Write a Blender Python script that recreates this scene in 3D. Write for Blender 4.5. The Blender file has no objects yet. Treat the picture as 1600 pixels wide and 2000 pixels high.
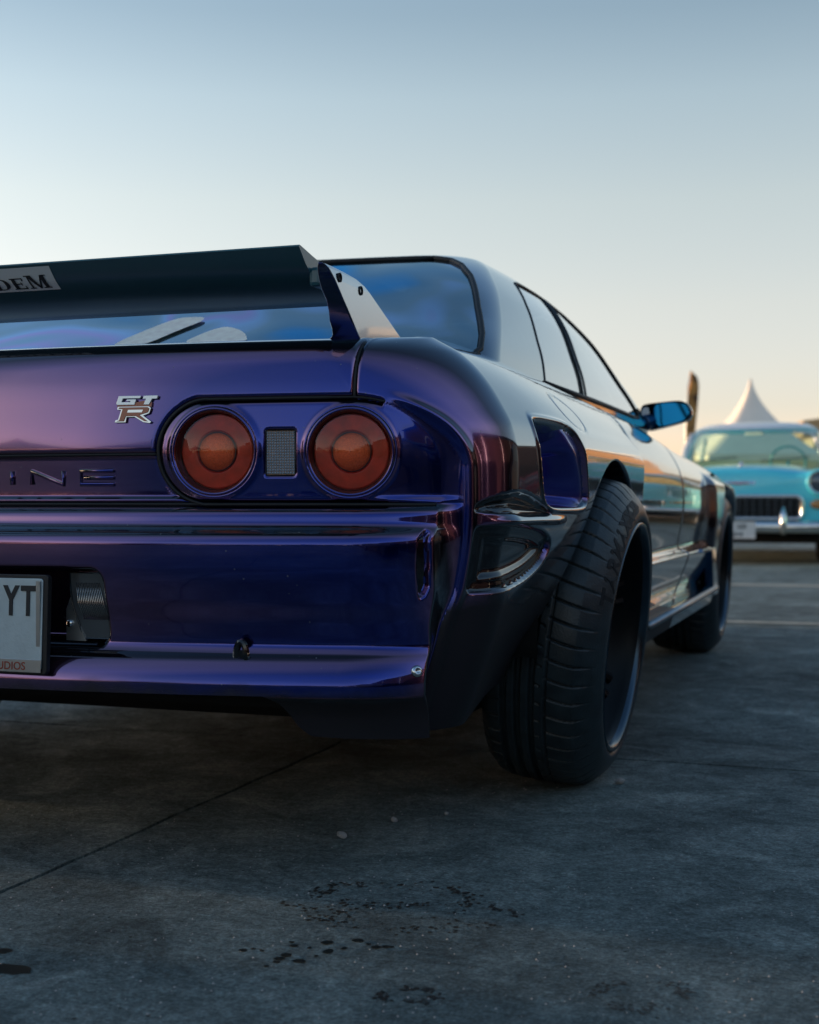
import bpy, bmesh, math, random
import numpy as np
from mathutils import Vector, Matrix
R = math.radians
random.seed(7); rng = np.random.default_rng(7)
sc = bpy.context.scene
# ---------------------------------------------------------------- camera, sky, sun, exposure
TH = 18.86
cam = bpy.data.cameras.new('camera'); camo = bpy.data.objects.new('camera', cam)
sc.collection.objects.link(camo); sc.camera = camo
camo.location = (1.41, -2.80, .585); camo.rotation_euler = (R(90), 0, R(TH))
cam.sensor_fit = 'VERTICAL'; cam.sensor_height = 36; cam.sensor_width = 28.8
cam.lens = 46.9; cam.shift_y = -.0075; cam.clip_start = .05; cam.clip_end = 2000
cam.dof.use_dof = True; cam.dof.focus_distance = 2.12; cam.dof.aperture_fstop = 5.0
SUN_EL, SUN_AZ = 3.2, -92.0        # low sun from the left of the picture
world = bpy.data.worlds.new('World'); sc.world = world; world.use_nodes = True
wn = world.node_tree; bg = wn.nodes['Background']
sky = wn.nodes.new('ShaderNodeTexSky'); sky.sky_type = 'NISHITA'; sky.sun_disc = False
sky.sun_elevation = R(12); sky.sun_rotation = R(SUN_AZ); sky.dust_density = .5
tcn = wn.nodes.new('ShaderNodeTexCoord'); sep = wn.nodes.new('ShaderNodeSeparateXYZ')
wn.links.new(tcn.outputs['Generated'], sep.inputs[0])
rmp = wn.nodes.new('ShaderNodeValToRGB'); wn.links.new(sep.outputs['Z'], rmp.inputs[0])
def ramp_set(r, stops):
    e = r.color_ramp.elements
    while len(e) > 1: e.remove(e[-1])
    e[0].position = stops[0][0]; e[0].color = (*stops[0][1], 1)
    for p, c in stops[1:]:
        n = e.new(p); n.color = (*c, 1)
SKY_STOPS = [(0.0,(.72,.49,.55)),(.017,(.67,.50,.60)),(.071,(.591,.481,.519)),(.146,(.738,.566,.509)),(.22,(.795,.625,.519)),(.29,(.739,.627,.532)),(.345,(.59,.54,.48)),(.6,(.52,.58,.62)),(1,(.40,.50,.54))]
ramp_set(rmp, SKY_STOPS)
mul = wn.nodes.new('ShaderNodeVectorMath'); mul.operation = 'MULTIPLY'
wn.links.new(sky.outputs[0], mul.inputs[0]); wn.links.new(rmp.outputs[0], mul.inputs[1])
scl = wn.nodes.new('ShaderNodeVectorMath'); scl.operation = 'SCALE'; scl.inputs['Scale'].default_value = 2.6
wn.links.new(mul.outputs[0], scl.inputs[0]); wn.links.new(scl.outputs[0], bg.inputs[0])
bg.inputs[1].default_value = .15
sun = bpy.data.lights.new('sun', 'SUN'); sun.energy = 5.0; sun.angle = R(.6); sun.color = (1, .70, .42)
suno = bpy.data.objects.new('sun', sun); sc.collection.objects.link(suno)
sd = Vector((math.sin(R(SUN_AZ))*math.cos(R(SUN_EL)), math.cos(R(SUN_AZ))*math.cos(R(SUN_EL)), math.sin(R(SUN_EL))))
suno.rotation_euler = sd.to_track_quat('Z', 'Y').to_euler()
vs = sc.view_settings; vs.view_transform = 'Standard'; vs.look = 'None'; vs.exposure = 0.0; vs.gamma = 1; vs.use_curve_mapping = False
sc.cycles.max_bounces = 8; sc.cycles.transparent_max_bounces = 16; sc.cycles.use_denoising = True

# ---------------------------------------------------------------- helpers
def tag(o, label=None, cat=None, group=None, kind=None):
    for k, v in (('label', label), ('category', cat), ('group', group), ('kind', kind)):
        if v: o[k] = v
    return o
def empty(name, loc=(0,0,0), rz=0, parent=None):
    o = bpy.data.objects.new(name, None); sc.collection.objects.link(o); o.empty_display_size = .2
    o.location = loc; o.rotation_euler = (0, 0, rz); o.parent = parent
    return o
def mobj(name, verts, faces, m, parent=None, smooth=True):
    used = sorted({i for q in faces for i in q}); rm = {o: n for n, o in enumerate(used)}
    verts = [verts[i] for i in used]; faces = [tuple(rm[i] for i in q) for q in faces]
    me = bpy.data.meshes.new(name)
    me.from_pydata([tuple(map(float, v)) for v in verts], [], faces)
    if smooth: me.polygons.foreach_set('use_smooth', [True]*len(me.polygons))
    me.update()
    if m: me.materials.append(m)
    o = bpy.data.objects.new(name, me); sc.collection.objects.link(o); o.parent = parent
    return o
def fast_mesh(name, V, F, m, parent=None, smooth=True):
    """V (n,3) array, F (k,4) array of quads; unused vertices are dropped"""
    used = np.unique(F); remap = np.full(len(V), -1, np.int64); remap[used] = np.arange(len(used))
    V = V[used]; F = remap[F]
    me = bpy.data.meshes.new(name)
    me.vertices.add(len(V)); me.vertices.foreach_set('co', V.astype(np.float32).ravel())
    me.loops.add(F.size); me.loops.foreach_set('vertex_index', F.astype(np.int32).ravel())
    me.polygons.add(len(F)); me.polygons.foreach_set('loop_start', np.arange(0, F.size, 4, dtype=np.int32))
    me.polygons.foreach_set('use_smooth', np.full(len(F), smooth))
    me.update(calc_edges=True); me.validate()
    if m: me.materials.append(m)
    o = bpy.data.objects.new(name, me); sc.collection.objects.link(o); o.parent = parent
    return o
def grid_quads(n, m, flip=False):
    i, j = np.meshgrid(np.arange(n-1), np.arange(m-1), indexing='ij')
    b = (i*m + j).ravel()
    F = np.stack([b, b+m, b+m+1, b+1], 1)
    return F[:, ::-1] if flip else F
class MB:
    """collects shapes into one mesh"""
    def __init__(s): s.v = []; s.f = []
    def add(s, v, f):
        n = len(s.v); s.v += [tuple(map(float, p)) for p in v]; s.f += [tuple(i+n for i in q) for q in f]; return s
    def box(s, c, d, rot=None):
        M = rot or Matrix.Identity(3)
        vs_ = [Vector(c) + M @ Vector((x*d[0]/2, y*d[1]/2, z*d[2]/2)) for x in (-1,1) for y in (-1,1) for z in (-1,1)]
        return s.add(vs_, [(0,1,3,2),(4,6,7,5),(0,4,5,1),(2,3,7,6),(0,2,6,4),(1,5,7,3)])
    def tube(s, pts, r, n=8, closed=False, cap=True):
        pts = [Vector(p) for p in pts]; k = len(pts); vs_ = []; fs = []
        rr = r if isinstance(r, (list, tuple)) else [r]*k
        pu = None
        for i, p in enumerate(pts):
            a = pts[(i-1) % k] if closed or i else p; b = pts[(i+1) % k] if closed or i < k-1 else p
            t = (b - a).normalized() if (b-a).length > 1e-9 else Vector((0,0,1))
            if pu is None: pu = t.orthogonal().normalized()
            u = (pu - t*pu.dot(t)); u = u.normalized() if u.length > 1e-6 else t.orthogonal().normalized(); pu = u
            w = t.cross(u)
            for j in range(n):
                an = 2*math.pi*j/n; vs_.append(p + (u*math.cos(an) + w*math.sin(an))*rr[i])
        for i in range(k if closed else k-1):
            for j in range(n):
                a0, a1 = i*n + j, i*n + (j+1) % n; b0, b1 = ((i+1) % k)*n + j, ((i+1) % k)*n + (j+1) % n
                fs.append((a0, a1, b1, b0))
        if not closed and cap: fs += [tuple(range(n))[::-1], tuple(range((k-1)*n, k*n))]
        return s.add(vs_, fs)
    def lathe(s, prof, M, n=48, closed=False):
        """prof: (r, h) pairs turned round the local z axis, M: 4x4"""
        k = len(prof); vs_ = []; fs = []
        for j in range(n):
            an = 2*math.pi*j/n
            for (r, h) in prof: vs_.append(M @ Vector((r*math.cos(an), r*math.sin(an), h)))
        for j in range(n):
            for i in range(k-1 if not closed else k):
                a, b = j*k + i, j*k + (i+1) % k; c, d = ((j+1) % n)*k + i, ((j+1) % n)*k + (i+1) % k
                fs.append((a, c, d, b))
        return s.add(vs_, fs)
    def prism(s, poly, M, h0, h1):
        """poly: 2-D outline in local xy, extruded along local z from h0 to h1"""
        n = len(poly)
        vs_ = [M @ Vector((x, y, h)) for h in (h0, h1) for x, y in poly]
        return s.add(vs_, [tuple(range(n))[::-1], tuple(range(n, 2*n))] + [(i, (i+1) % n, n+(i+1) % n, n+i) for i in range(n)])
    def build(s, name, m, parent=None, smooth=False, bevel=0, auto=False, seg=2):
        o = mobj(name, s.v, s.f, m, parent, smooth)
        bm = bmesh.new(); bm.from_mesh(o.data); bmesh.ops.recalc_face_normals(bm, faces=bm.faces); bm.to_mesh(o.data); bm.free()
        if bevel:
            md = o.modifiers.new('b', 'BEVEL'); md.width = bevel; md.segments = seg; md.limit_method = 'ANGLE'; md.angle_limit = R(35)
            md.harden_normals = False
        if auto and smooth: o.data.set_sharp_from_angle(angle=R(38))
        return o
def axes(o, x, y, z):
    """4x4 whose local x, y, z are the given directions"""
    M = Matrix.Identity(4)
    for i, a in enumerate((x, y, z)):
        a = Vector(a).normalized()
        for j in range(3): M[j][i] = a[j]
    for j in range(3): M[j][3] = o[j]
    return M
def text_mb(txt, size, ext=0.0, off=0.0, space=1.0, shear=0.0, align='CENTER'):
    cu = bpy.data.curves.new('t', 'FONT'); cu.body = txt; cu.size = size; cu.extrude = ext; cu.offset = off
    cu.space_character = space; cu.shear = shear; cu.align_x = align; cu.resolution_u = 4
    ob = bpy.data.objects.new('t', cu); sc.collection.objects.link(ob)
    me = bpy.data.meshes.new_from_object(ob)
    v = [tuple(p.co) for p in me.vertices]; f = [tuple(p.vertices) for p in me.polygons]
    bpy.data.objects.remove(ob); bpy.data.curves.remove(cu); bpy.data.meshes.remove(me)
    return v, f
def circ(cx, cy, r, n=32, a0=0, a1=2*math.pi):
    return [(cx + r*math.cos(a0+(a1-a0)*i/n), cy + r*math.sin(a0+(a1-a0)*i/n)) for i in range(n if abs(a1-a0) > 6.2 else n+1)]

# ---------------------------------------------------------------- materials
def mat(name, col, rough=.5, metal=0, coat=0, spec=.5, coat_rough=.03, emis=None, bump=0, bscale=200, var=0, vscale=6):
    m = bpy.data.materials.new(name); m.use_nodes = True; nt = m.node_tree; b = nt.nodes['Principled BSDF']
    b.inputs['Base Color'].default_value = (*col, 1); b.inputs['Roughness'].default_value = rough; b.inputs['Metallic'].default_value = metal
    b.inputs['Coat Weight'].default_value = coat; b.inputs['Coat Roughness'].default_value = coat_rough; b.inputs['Specular IOR Level'].default_value = spec
    tc = nt.nodes.new('ShaderNodeTexCoord')
    n = nt.nodes.new('ShaderNodeTexNoise'); n.inputs['Scale'].default_value = vscale; n.inputs['Detail'].default_value = 6
    nt.links.new(tc.outputs['Object'], n.inputs['Vector'])
    if var:
        r = nt.nodes.new('ShaderNodeValToRGB'); nt.links.new(n.outputs['Fac'], r.inputs[0])
        lo = [c*(1-var) for c in col]; hi = [min(1, c*(1+var)) for c in col]
        ramp_set(r, [(.3, lo), (.7, hi)]); nt.links.new(r.outputs[0], b.inputs['Base Color'])
    mr = nt.nodes.new('ShaderNodeMapRange'); mr.inputs['To Min'].default_value = rough*.9; mr.inputs['To Max'].default_value = min(1, rough*1.12+.002)
    nt.links.new(n.outputs['Fac'], mr.inputs['Value']); nt.links.new(mr.outputs[0], b.inputs['Roughness'])
    if bump:
        n2 = nt.nodes.new('ShaderNodeTexNoise'); n2.inputs['Scale'].default_value = bscale; n2.inputs['Detail'].default_value = 4
        nt.links.new(tc.outputs['Object'], n2.inputs['Vector'])
        bp = nt.nodes.new('ShaderNodeBump'); bp.inputs['Strength'].default_value = bump; bp.inputs['Distance'].default_value = .002
        nt.links.new(n2.outputs['Fac'], bp.inputs['Height']); nt.links.new(bp.outputs[0], b.inputs['Normal'])
    return m
def paint_flip(name):
    m = mat(name, (.1,.05,.3), .105, .95, 1, coat_rough=.012); nt = m.node_tree; b = nt.nodes['Principled BSDF']
    lw = nt.nodes.new('ShaderNodeLayerWeight'); lw.inputs['Blend'].default_value = .5
    # the flip: blue seen square on, violet to plum as the panel turns away
    r = nt.nodes.new('ShaderNodeValToRGB'); nt.links.new(lw.outputs['Facing'], r.inputs[0])
    ramp_set(r, [(0,(.004,.020,.24)),(.03,(.007,.026,.27)),(.08,(.042,.042,.23)),(.13,(.23,.12,.29)),(.20,(.31,.15,.27)),(.32,(.06,.04,.06)),(.6,(.10,.15,.20)),(1,(.26,.35,.43))])
    nt.links.new(r.outputs[0], b.inputs['Base Color'])
    # faint dust and water spots in the clear coat
    tc = nt.nodes.new('ShaderNodeTexCoord'); n = nt.nodes.new('ShaderNodeTexNoise'); n.inputs['Scale'].default_value = 9; n.inputs['Detail'].default_value = 10
    nt.links.new(tc.outputs['Object'], n.inputs['Vector'])
    mr = nt.nodes.new('ShaderNodeMapRange'); mr.inputs['From Min'].default_value = .5; mr.inputs['From Max'].default_value = .8; mr.inputs['To Min'].default_value = .008; mr.inputs['To Max'].default_value = .06
    nt.links.new(n.outputs['Fac'], mr.inputs['Value']); nt.links.new(mr.outputs[0], b.inputs['Coat Roughness'])
    n3 = nt.nodes.new('ShaderNodeTexNoise'); n3.inputs['Scale'].default_value = 14; n3.inputs['Detail'].default_value = 2
    nt.links.new(tc.outputs['Object'], n3.inputs['Vector'])
    vo = nt.nodes.new('ShaderNodeTexVoronoi'); vo.inputs['Scale'].default_value = 75; nt.links.new(tc.outputs['Object'], vo.inputs['Vector'])
    lt = nt.nodes.new('ShaderNodeMapRange'); lt.inputs['From Min'].default_value = .05; lt.inputs['From Max'].default_value = .11; lt.inputs['To Min'].default_value = 1; lt.inputs['To Max'].default_value = 0
    nt.links.new(vo.outputs['Distance'], lt.inputs['Value'])
    sp = nt.nodes.new('ShaderNodeSeparateColor'); nt.links.new(vo.outputs['Color'], sp.inputs[0])
    gt = nt.nodes.new('ShaderNodeMath'); gt.operation = 'GREATER_THAN'; gt.inputs[1].default_value = .93; nt.links.new(sp.outputs[0], gt.inputs[0])
    ml = nt.nodes.new('ShaderNodeMath'); ml.operation = 'MULTIPLY'; nt.links.new(lt.outputs[0], ml.inputs[0]); nt.links.new(gt.outputs[0], ml.inputs[1])
    fm = nt.nodes.new('ShaderNodeTexNoise'); fm.inputs['Scale'].default_value = 3; fm.inputs['Detail'].default_value = 8; nt.links.new(tc.outputs['Object'], fm.inputs['Vector'])
    fr_ = nt.nodes.new('ShaderNodeMapRange'); fr_.inputs['From Min'].default_value = .45; fr_.inputs['From Max'].default_value = .75; fr_.inputs['To Min'].default_value = .0; fr_.inputs['To Max'].default_value = .010
    nt.links.new(fm.outputs['Fac'], fr_.inputs['Value'])
    mm = nt.nodes.new('ShaderNodeMath'); mm.operation = 'MULTIPLY_ADD'; mm.inputs[1].default_value = .55; nt.links.new(ml.outputs[0], mm.inputs[0]); nt.links.new(fr_.outputs[0], mm.inputs[2])
    df = nt.nodes.new('ShaderNodeBsdfDiffuse'); df.inputs[0].default_value = (.30,.31,.32,1); ms = nt.nodes.new('ShaderNodeMixShader')
    nt.links.new(mm.outputs[0], ms.inputs[0]); nt.links.new(b.outputs[0], ms.inputs[1]); nt.links.new(df.outputs[0], ms.inputs[2]); nt.links.new(ms.outputs[0], nt.nodes['Material Output'].inputs[0])
    bp = nt.nodes.new('ShaderNodeBump'); bp.inputs['Strength'].default_value = .06; bp.inputs['Distance'].default_value = .004
    nt.links.new(n3.outputs['Fac'], bp.inputs['Height']); nt.links.new(bp.outputs[0], b.inputs['Coat Normal'])
    return m
def glass(name, tint, rough=.0, refl=(.95,.97,1), ior=1.5, add=0.0):
    m = bpy.data.materials.new(name); m.use_nodes = True; nt = m.node_tree; nt.nodes.remove(nt.nodes['Principled BSDF'])
    out = nt.nodes['Material Output']; t = nt.nodes.new('ShaderNodeBsdfTransparent'); t.inputs[0].default_value = (*tint, 1)
    g = nt.nodes.new('ShaderNodeBsdfGlossy'); g.inputs['Color'].default_value = (*refl, 1); g.inputs['Roughness'].default_value = rough
    lw = nt.nodes.new('ShaderNodeLayerWeight'); lw.inputs['Blend'].default_value = .5
    pw = nt.nodes.new('ShaderNodeMath'); pw.operation = 'POWER'; pw.inputs[1].default_value = 4.2; nt.links.new(lw.outputs['Facing'], pw.inputs[0])
    fr = nt.nodes.new('ShaderNodeMath'); fr.operation = 'MULTIPLY_ADD'; f0 = ((ior-1)/(ior+1))**2; fr.inputs[1].default_value = 1-f0; fr.inputs[2].default_value = f0
    nt.links.new(pw.outputs[0], fr.inputs[0])
    mx = nt.nodes.new('ShaderNodeMixShader'); nt.links.new(t.outputs[0], mx.inputs[1]); nt.links.new(g.outputs[0], mx.inputs[2])
    ad = nt.nodes.new('ShaderNodeMath'); ad.operation = 'ADD'; ad.inputs[1].default_value = add; ad.use_clamp = True
    nt.links.new(fr.outputs[0], ad.inputs[0]); nt.links.new(ad.outputs[0], mx.inputs[0]); nt.links.new(mx.outputs[0], out.inputs[0])
    return m
def paint_side(name):
    m = mat(name, (.02,.05,.14), .22, .95, 1, coat_rough=.02); nt = m.node_tree; b = nt.nodes['Principled BSDF']
    lw = nt.nodes.new('ShaderNodeLayerWeight'); lw.inputs['Blend'].default_value = .5
    r = nt.nodes.new('ShaderNodeValToRGB'); nt.links.new(lw.outputs['Facing'], r.inputs[0])
    ramp_set(r, [(0,(.008,.085,.15)),(.28,(.015,.08,.17)),(.5,(.28,.36,.46)),(1,(.52,.60,.70))]); nt.links.new(r.outputs[0], b.inputs['Base Color'])
    return m
def grime_shade(name, lo=.455, hi=.490):
    # same paint, darkened low: road grime on the quarter, painted dark reflection on the bumper
    m = paint_flip(name); nt = m.node_tree; out = nt.nodes['Material Output']; src = out.inputs[0].links[0].from_socket
    tc = nt.nodes.new('ShaderNodeTexCoord'); sp = nt.nodes.new('ShaderNodeSeparateXYZ'); nt.links.new(tc.outputs['Object'], sp.inputs[0])
    n = nt.nodes.new('ShaderNodeTexNoise'); n.inputs['Scale'].default_value = 9; n.inputs['Detail'].default_value = 6; nt.links.new(tc.outputs['Object'], n.inputs['Vector'])
    a = nt.nodes.new('ShaderNodeMath'); a.operation = 'MULTIPLY_ADD'; a.inputs[1].default_value = .08; nt.links.new(n.outputs['Fac'], a.inputs[0]); nt.links.new(sp.outputs['Z'], a.inputs[2])
    r = nt.nodes.new('ShaderNodeMapRange'); r.inputs['From Min'].default_value = lo; r.inputs['From Max'].default_value = hi; r.inputs['To Min'].default_value = .97; r.inputs['To Max'].default_value = 0
    nt.links.new(a.outputs[0], r.inputs['Value'])
    d = nt.nodes.new('ShaderNodeBsdfPrincipled'); d.inputs['Base Color'].default_value = (.016,.015,.018,1); d.inputs['Roughness'].default_value = .5; d.inputs['Specular IOR Level'].default_value = .3
    mx = nt.nodes.new('ShaderNodeMixShader'); nt.links.new(r.outputs[0], mx.inputs[0]); nt.links.new(src, mx.inputs[1]); nt.links.new(d.outputs[0], mx.inputs[2]); nt.links.new(mx.outputs[0], out.inputs[0])
    return m
M = {}
M['grime_shade'] = grime_shade('grimy_flip_paint'); M['bumper_paint'] = grime_shade('bumper_shade_paint', .325, .352)  # bumper copy: dark ground reflection put into the colour below the lip
M['scoop'] = mat('scoop_lit_paint', (.035,.040,.30), .30, .75, .8)  # body paint made brighter: reflected sky put into the colour
M['paint'] = paint_flip('flip_paint')
M['wing'] = mat('wing_satin', (.025,.105,.135), .35, .0, .4, coat_rough=.2)
M['stand'] = paint_side('stand_paint')
M['black'] = mat('black_plastic', (.012,.012,.014), .45, bump=.2)
M['seal'] = mat('rubber_seal', (.006,.006,.007), .55)
M['void'] = mat('dark_underside', (.004,.004,.004), .9)
M['tyre'] = mat('tyre_rubber', (.021,.031,.036), .36, spec=.5, bump=.35, bscale=260, var=.35, vscale=30)
M['tyre_print'] = mat('tyre_lettering', (.003,.003,.004), .6)
M['rim'] = mat('rim_gloss_black', (.0025,.003,.004), .38, .0, .0, spec=.22)
M['gloss'] = mat('gloss_black', (.004,.004,.006), .08, 0, .6)
M['rimlip'] = mat('rim_lip_steel', (.07,.095,.12), .22, 1.0, 0)
M['chrome'] = mat('chrome', (.75,.76,.78), .09, 1)
M['glass'] = glass('window_glass', (.42,.46,.48), ior=1.55, add=.30)
def pch(xs, ys):
    xs = np.array(xs, float); ys = np.array(ys, float)
    h = np.diff(xs); d = np.diff(ys) / h
    m = np.zeros(len(xs)); m[0] = d[0]; m[-1] = d[-1]
    for i in range(1, len(xs) - 1):
        if d[i-1] * d[i] > 0:
            w1 = 2*h[i] + h[i-1]; w2 = h[i] + 2*h[i-1]
            m[i] = (w1 + w2) / (w1 / d[i-1] + w2 / d[i])
    def f(x):
        x = np.clip(x, xs[0], xs[-1]); i = np.clip(np.searchsorted(xs, x) - 1, 0, len(xs) - 2)
        t = (x - xs[i]) / h[i]; t2 = t*t; t3 = t2*t
        return (2*t3-3*t2+1)*ys[i] + (t3-2*t2+t)*h[i]*m[i] + (3*t2-2*t3)*ys[i+1] + (t3-t2)*h[i]*m[i+1]
    return f

def sst(a, b, x):
    t = np.clip((x - a) / (b - a), 0, 1); return t*t*(3 - 2*t)

def rbox(px, pz, cx, cz, hx, hz, r):
    qx = np.abs(px - cx) - hx + r; qz = np.abs(pz - cz) - hz + r
    return np.hypot(np.maximum(qx, 0), np.maximum(qz, 0)) + np.minimum(np.maximum(qx, qz), 0) - r

def poly_sdf(px, pz, pts):
    px = np.asarray(px, float); pz = np.asarray(pz, float)
    n = len(pts); dist = np.full(px.shape, 1e9); ins = np.zeros(px.shape, bool)
    for i in range(n):
        ax, az = pts[i]; bx, bz = pts[(i+1) % n]; ex, ez = bx-ax, bz-az
        t = np.clip(((px-ax)*ex + (pz-az)*ez) / (ex*ex + ez*ez + 1e-12), 0, 1)
        dist = np.minimum(dist, np.hypot(px-ax-t*ex, pz-az-t*ez))
        c = ((az > pz) != (bz > pz)) & (px < (bx-ax)*(pz-az)/(bz-az+1e-12) + ax)
        ins ^= c
    return np.where(ins, -dist, dist)

W_ = pch([.18,.30,.42,.55,.64,.70,.75,.79,.82,.845], [.80,.84,.860,.872,.870,.860,.84,.816,.785,.742])
XL_ = pch([.18,.25,.31,.39,.46,.52,.60,.67,.705,.735,.76,.79,.82,.845], [.72,.757,.79,.84,.875,.897,.912,.915,.905,.882,.860,.828,.790,.742])
Yc_ = pch([.18,.22,.26,.285,.297,.312,.323,.345,.353,.358,.37,.40,.44,.49,.525,.535,.541,.546,.551,.556,.568,.5736,.578,.582,.586,.60,.67,.744,.80,.818,.830,.838,.843,.845],
          [-.985,-.99,-1.0,-1.018,-1.032,-1.032,-1.030,-1.017,-1.008,-1.001,-.993,-.997,-1.008,-1.017,-1.018,-1.015,-1.008,-.999,-.990,-.986,-.984,-.981,-.972,-.960,-.953,-.953,-.956,-.951,-.943,-.936,-.926,-.908,-.875,-.80])
ztop_ = pch([-1.2,-.5,.5,.9,1.1,1.4,1.85,2.6,3.2,3.55], [.835,.862,.845,.838,.83,.812,.785,.755,.70,.62])
AX0, AX1, YE = .665, .865, -.72
ARR, ARF = (0.0, .322, .355), (2.615, .318, .352)
bottom_ = pch([0,.555,.575,.60,.62,.75,.9,1.1,1.3,2.0], [.297,.297,.285,.245,.232,.228,.232,.245,.25,.25])

def side(y, zr):
    W = W_(zr); X = XL_(zr)
    w = sst(-.98, -.30, y) * (1 - sst(.372, .40, y))
    x = W*(1-w) + X*w
    dr = sst(.39, .45, y) * (1 - sst(2.06, 2.12, y))
    x = x + dr*(.028*(1 - sst(.430, .446, zr)) * (1 - .5*sst(.43, .3, zr)) - .012*sst(.60,.45,zr)*sst(.43,.46,zr))
    x = x + dr*.052*(1 - sst(.292, .30, zr))
    fw = sst(2.10, 2.16, y)*(1 - sst(3.25, 3.45, y))
    x = x + fw*(.030*sst(.76, .68, zr))
    x = x*(1 - .16*sst(2.85, 3.55, y))
    return x

# outline of the recessed tail area, in (a, z)
def fascia_sdf(a, z):
    ae = .7640 - .008*sst(.46, .39, z)
    r = .105
    q1 = a - ae + r; q2 = z - .7465 + r
    return np.hypot(np.maximum(q1, 0), np.maximum(q2, 0)) + np.minimum(np.maximum(q1, q2), 0) - r

def lamp_sdf(a, z):
    cx, cz, h = .436, .667, .0815
    d = np.hypot(np.minimum(a - cx, 0), z - cz) - h
    return np.maximum(d, fascia_sdf(a, z) + .0)

SLOT = [(.752,.555),(.786,.560),(.790,.55),(.789,.46),(.781,.437),(.764,.433),(.756,.45)]
LENS = [(-.845,.597),(-.83,.61),(-.80,.622),(-.76,.628),(-.72,.624),(-.68,.613),(-.64,.600),(-.648,.595),(-.75,.593),(-.83,.590)]
DEE = [(-.85,.562),(-.83,.567),(-.72,.563),(-.665,.558),(-.64,.545),(-.645,.52),(-.68,.487),(-.74,.462),(-.80,.452),(-.845,.452)]
SCOOP = [(-.60,.72),(-.45,.722),(-.38,.70),(-.315,.655),(-.295,.60),(-.31,.578),(-.50,.575),(-.53,.59),(-.57,.66)]
def body(a, z, detail=True):
    """a: metres round the car in plan (0 = centre of the tail), z: row height before remapping"""
    a = np.asarray(a, float); z = np.asarray(z, float)
    a, z = np.broadcast_arrays(a, z)
    y_side = np.maximum(YE + (a - AX1), YE)
    # bottom edge of the bodywork
    zb = bottom_(a)
    zb = np.where(y_side > .38, .235, zb)
    zz = np.where(z < .36, zb + (z - .18)*(.36 - zb)/.18, z)
    fs = fascia_sdf(a, zz)
    m = sst(.003, -.007, fs) * (a < 1.0) if detail else np.zeros_like(a)
    zw = np.where(z < .36, zz, z)
    Wc = W_(zw)
    We = side(YE, zw)
    fz = sst(.583, .60, zz)
    We = We*(1-m) + (fz*(We - .011) + (1-fz)*.843)*m
    r = .19*(1-m) + (We - .662)*m
    Yc = Yc_(zz)
    Ysh = np.where(zz < .60, -.985, Yc)            # quarter panel behind the bumper line has no ledges
    Yc = Yc*m + (1-m)*np.where(a > .7, np.where(zz<.744, -.951, Yc), Yc)
    x1 = We - r
    xs = np.clip(a/AX0, 0, 1)*x1
    ys = Yc + .17*xs*xs + .25*np.maximum(xs-.60,0)**2
    # corner
    t = np.clip((a - AX0)/(AX1 - AX0), 0, 1)
    y1 = Yc + .17*x1*x1 + .25*np.maximum(x1-.60,0)**2; sl = .34*x1
    sd = (side(YE+.02, zw) - side(YE, zw))/.02*(1-m)
    P0x, P0y = x1, y1; P1x, P1y = x1 + .115 - .035*(1-m*(1-fz)), y1 + (.115 - .035*(1-m*(1-fz)))*sl
    P3x, P3y = We, YE + 0*a; P2x, P2y = We - .10*sd, YE - .10 + .035*(1-m*(1-fz))
    b = [(1-t)**3, 3*t*(1-t)**2, 3*t*t*(1-t), t**3]
    xc = b[0]*P0x + b[1]*P1x + b[2]*P2x + b[3]*P3x
    yc = b[0]*P0y + b[1]*P1y + b[2]*P2y + b[3]*P3y
    x = np.where(a < AX0, xs, xc); y = np.where(a < AX0, ys, yc)
    sm = a > AX1
    x = np.where(sm, side(y_side, zw), x); y = np.where(sm, y_side, y)
    zt = ztop_(y)
    zo = np.where(zz > .60, .60 + (zz-.60)*(zt-.60)/.245, zz)
    return x, y, zo, zz
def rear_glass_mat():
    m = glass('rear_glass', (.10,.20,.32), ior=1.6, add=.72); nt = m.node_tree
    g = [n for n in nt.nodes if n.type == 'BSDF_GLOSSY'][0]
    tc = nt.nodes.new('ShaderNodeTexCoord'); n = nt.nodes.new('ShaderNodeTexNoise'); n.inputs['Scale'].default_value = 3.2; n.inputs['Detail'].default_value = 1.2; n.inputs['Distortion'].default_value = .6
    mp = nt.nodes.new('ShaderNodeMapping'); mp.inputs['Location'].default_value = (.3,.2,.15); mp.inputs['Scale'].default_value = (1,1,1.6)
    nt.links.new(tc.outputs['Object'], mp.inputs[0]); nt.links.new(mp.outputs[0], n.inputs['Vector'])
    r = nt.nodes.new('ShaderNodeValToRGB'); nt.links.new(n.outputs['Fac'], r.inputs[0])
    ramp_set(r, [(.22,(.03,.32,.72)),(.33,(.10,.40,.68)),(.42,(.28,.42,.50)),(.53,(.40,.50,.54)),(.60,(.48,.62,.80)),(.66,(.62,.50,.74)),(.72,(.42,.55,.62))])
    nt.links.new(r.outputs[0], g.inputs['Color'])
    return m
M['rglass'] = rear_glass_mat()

# ================================================================= the purple coupe
car = tag(empty('coupe_car'), 'glossy purple-blue widebody coupe with black rear wing, seen from behind', 'car')

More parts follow.
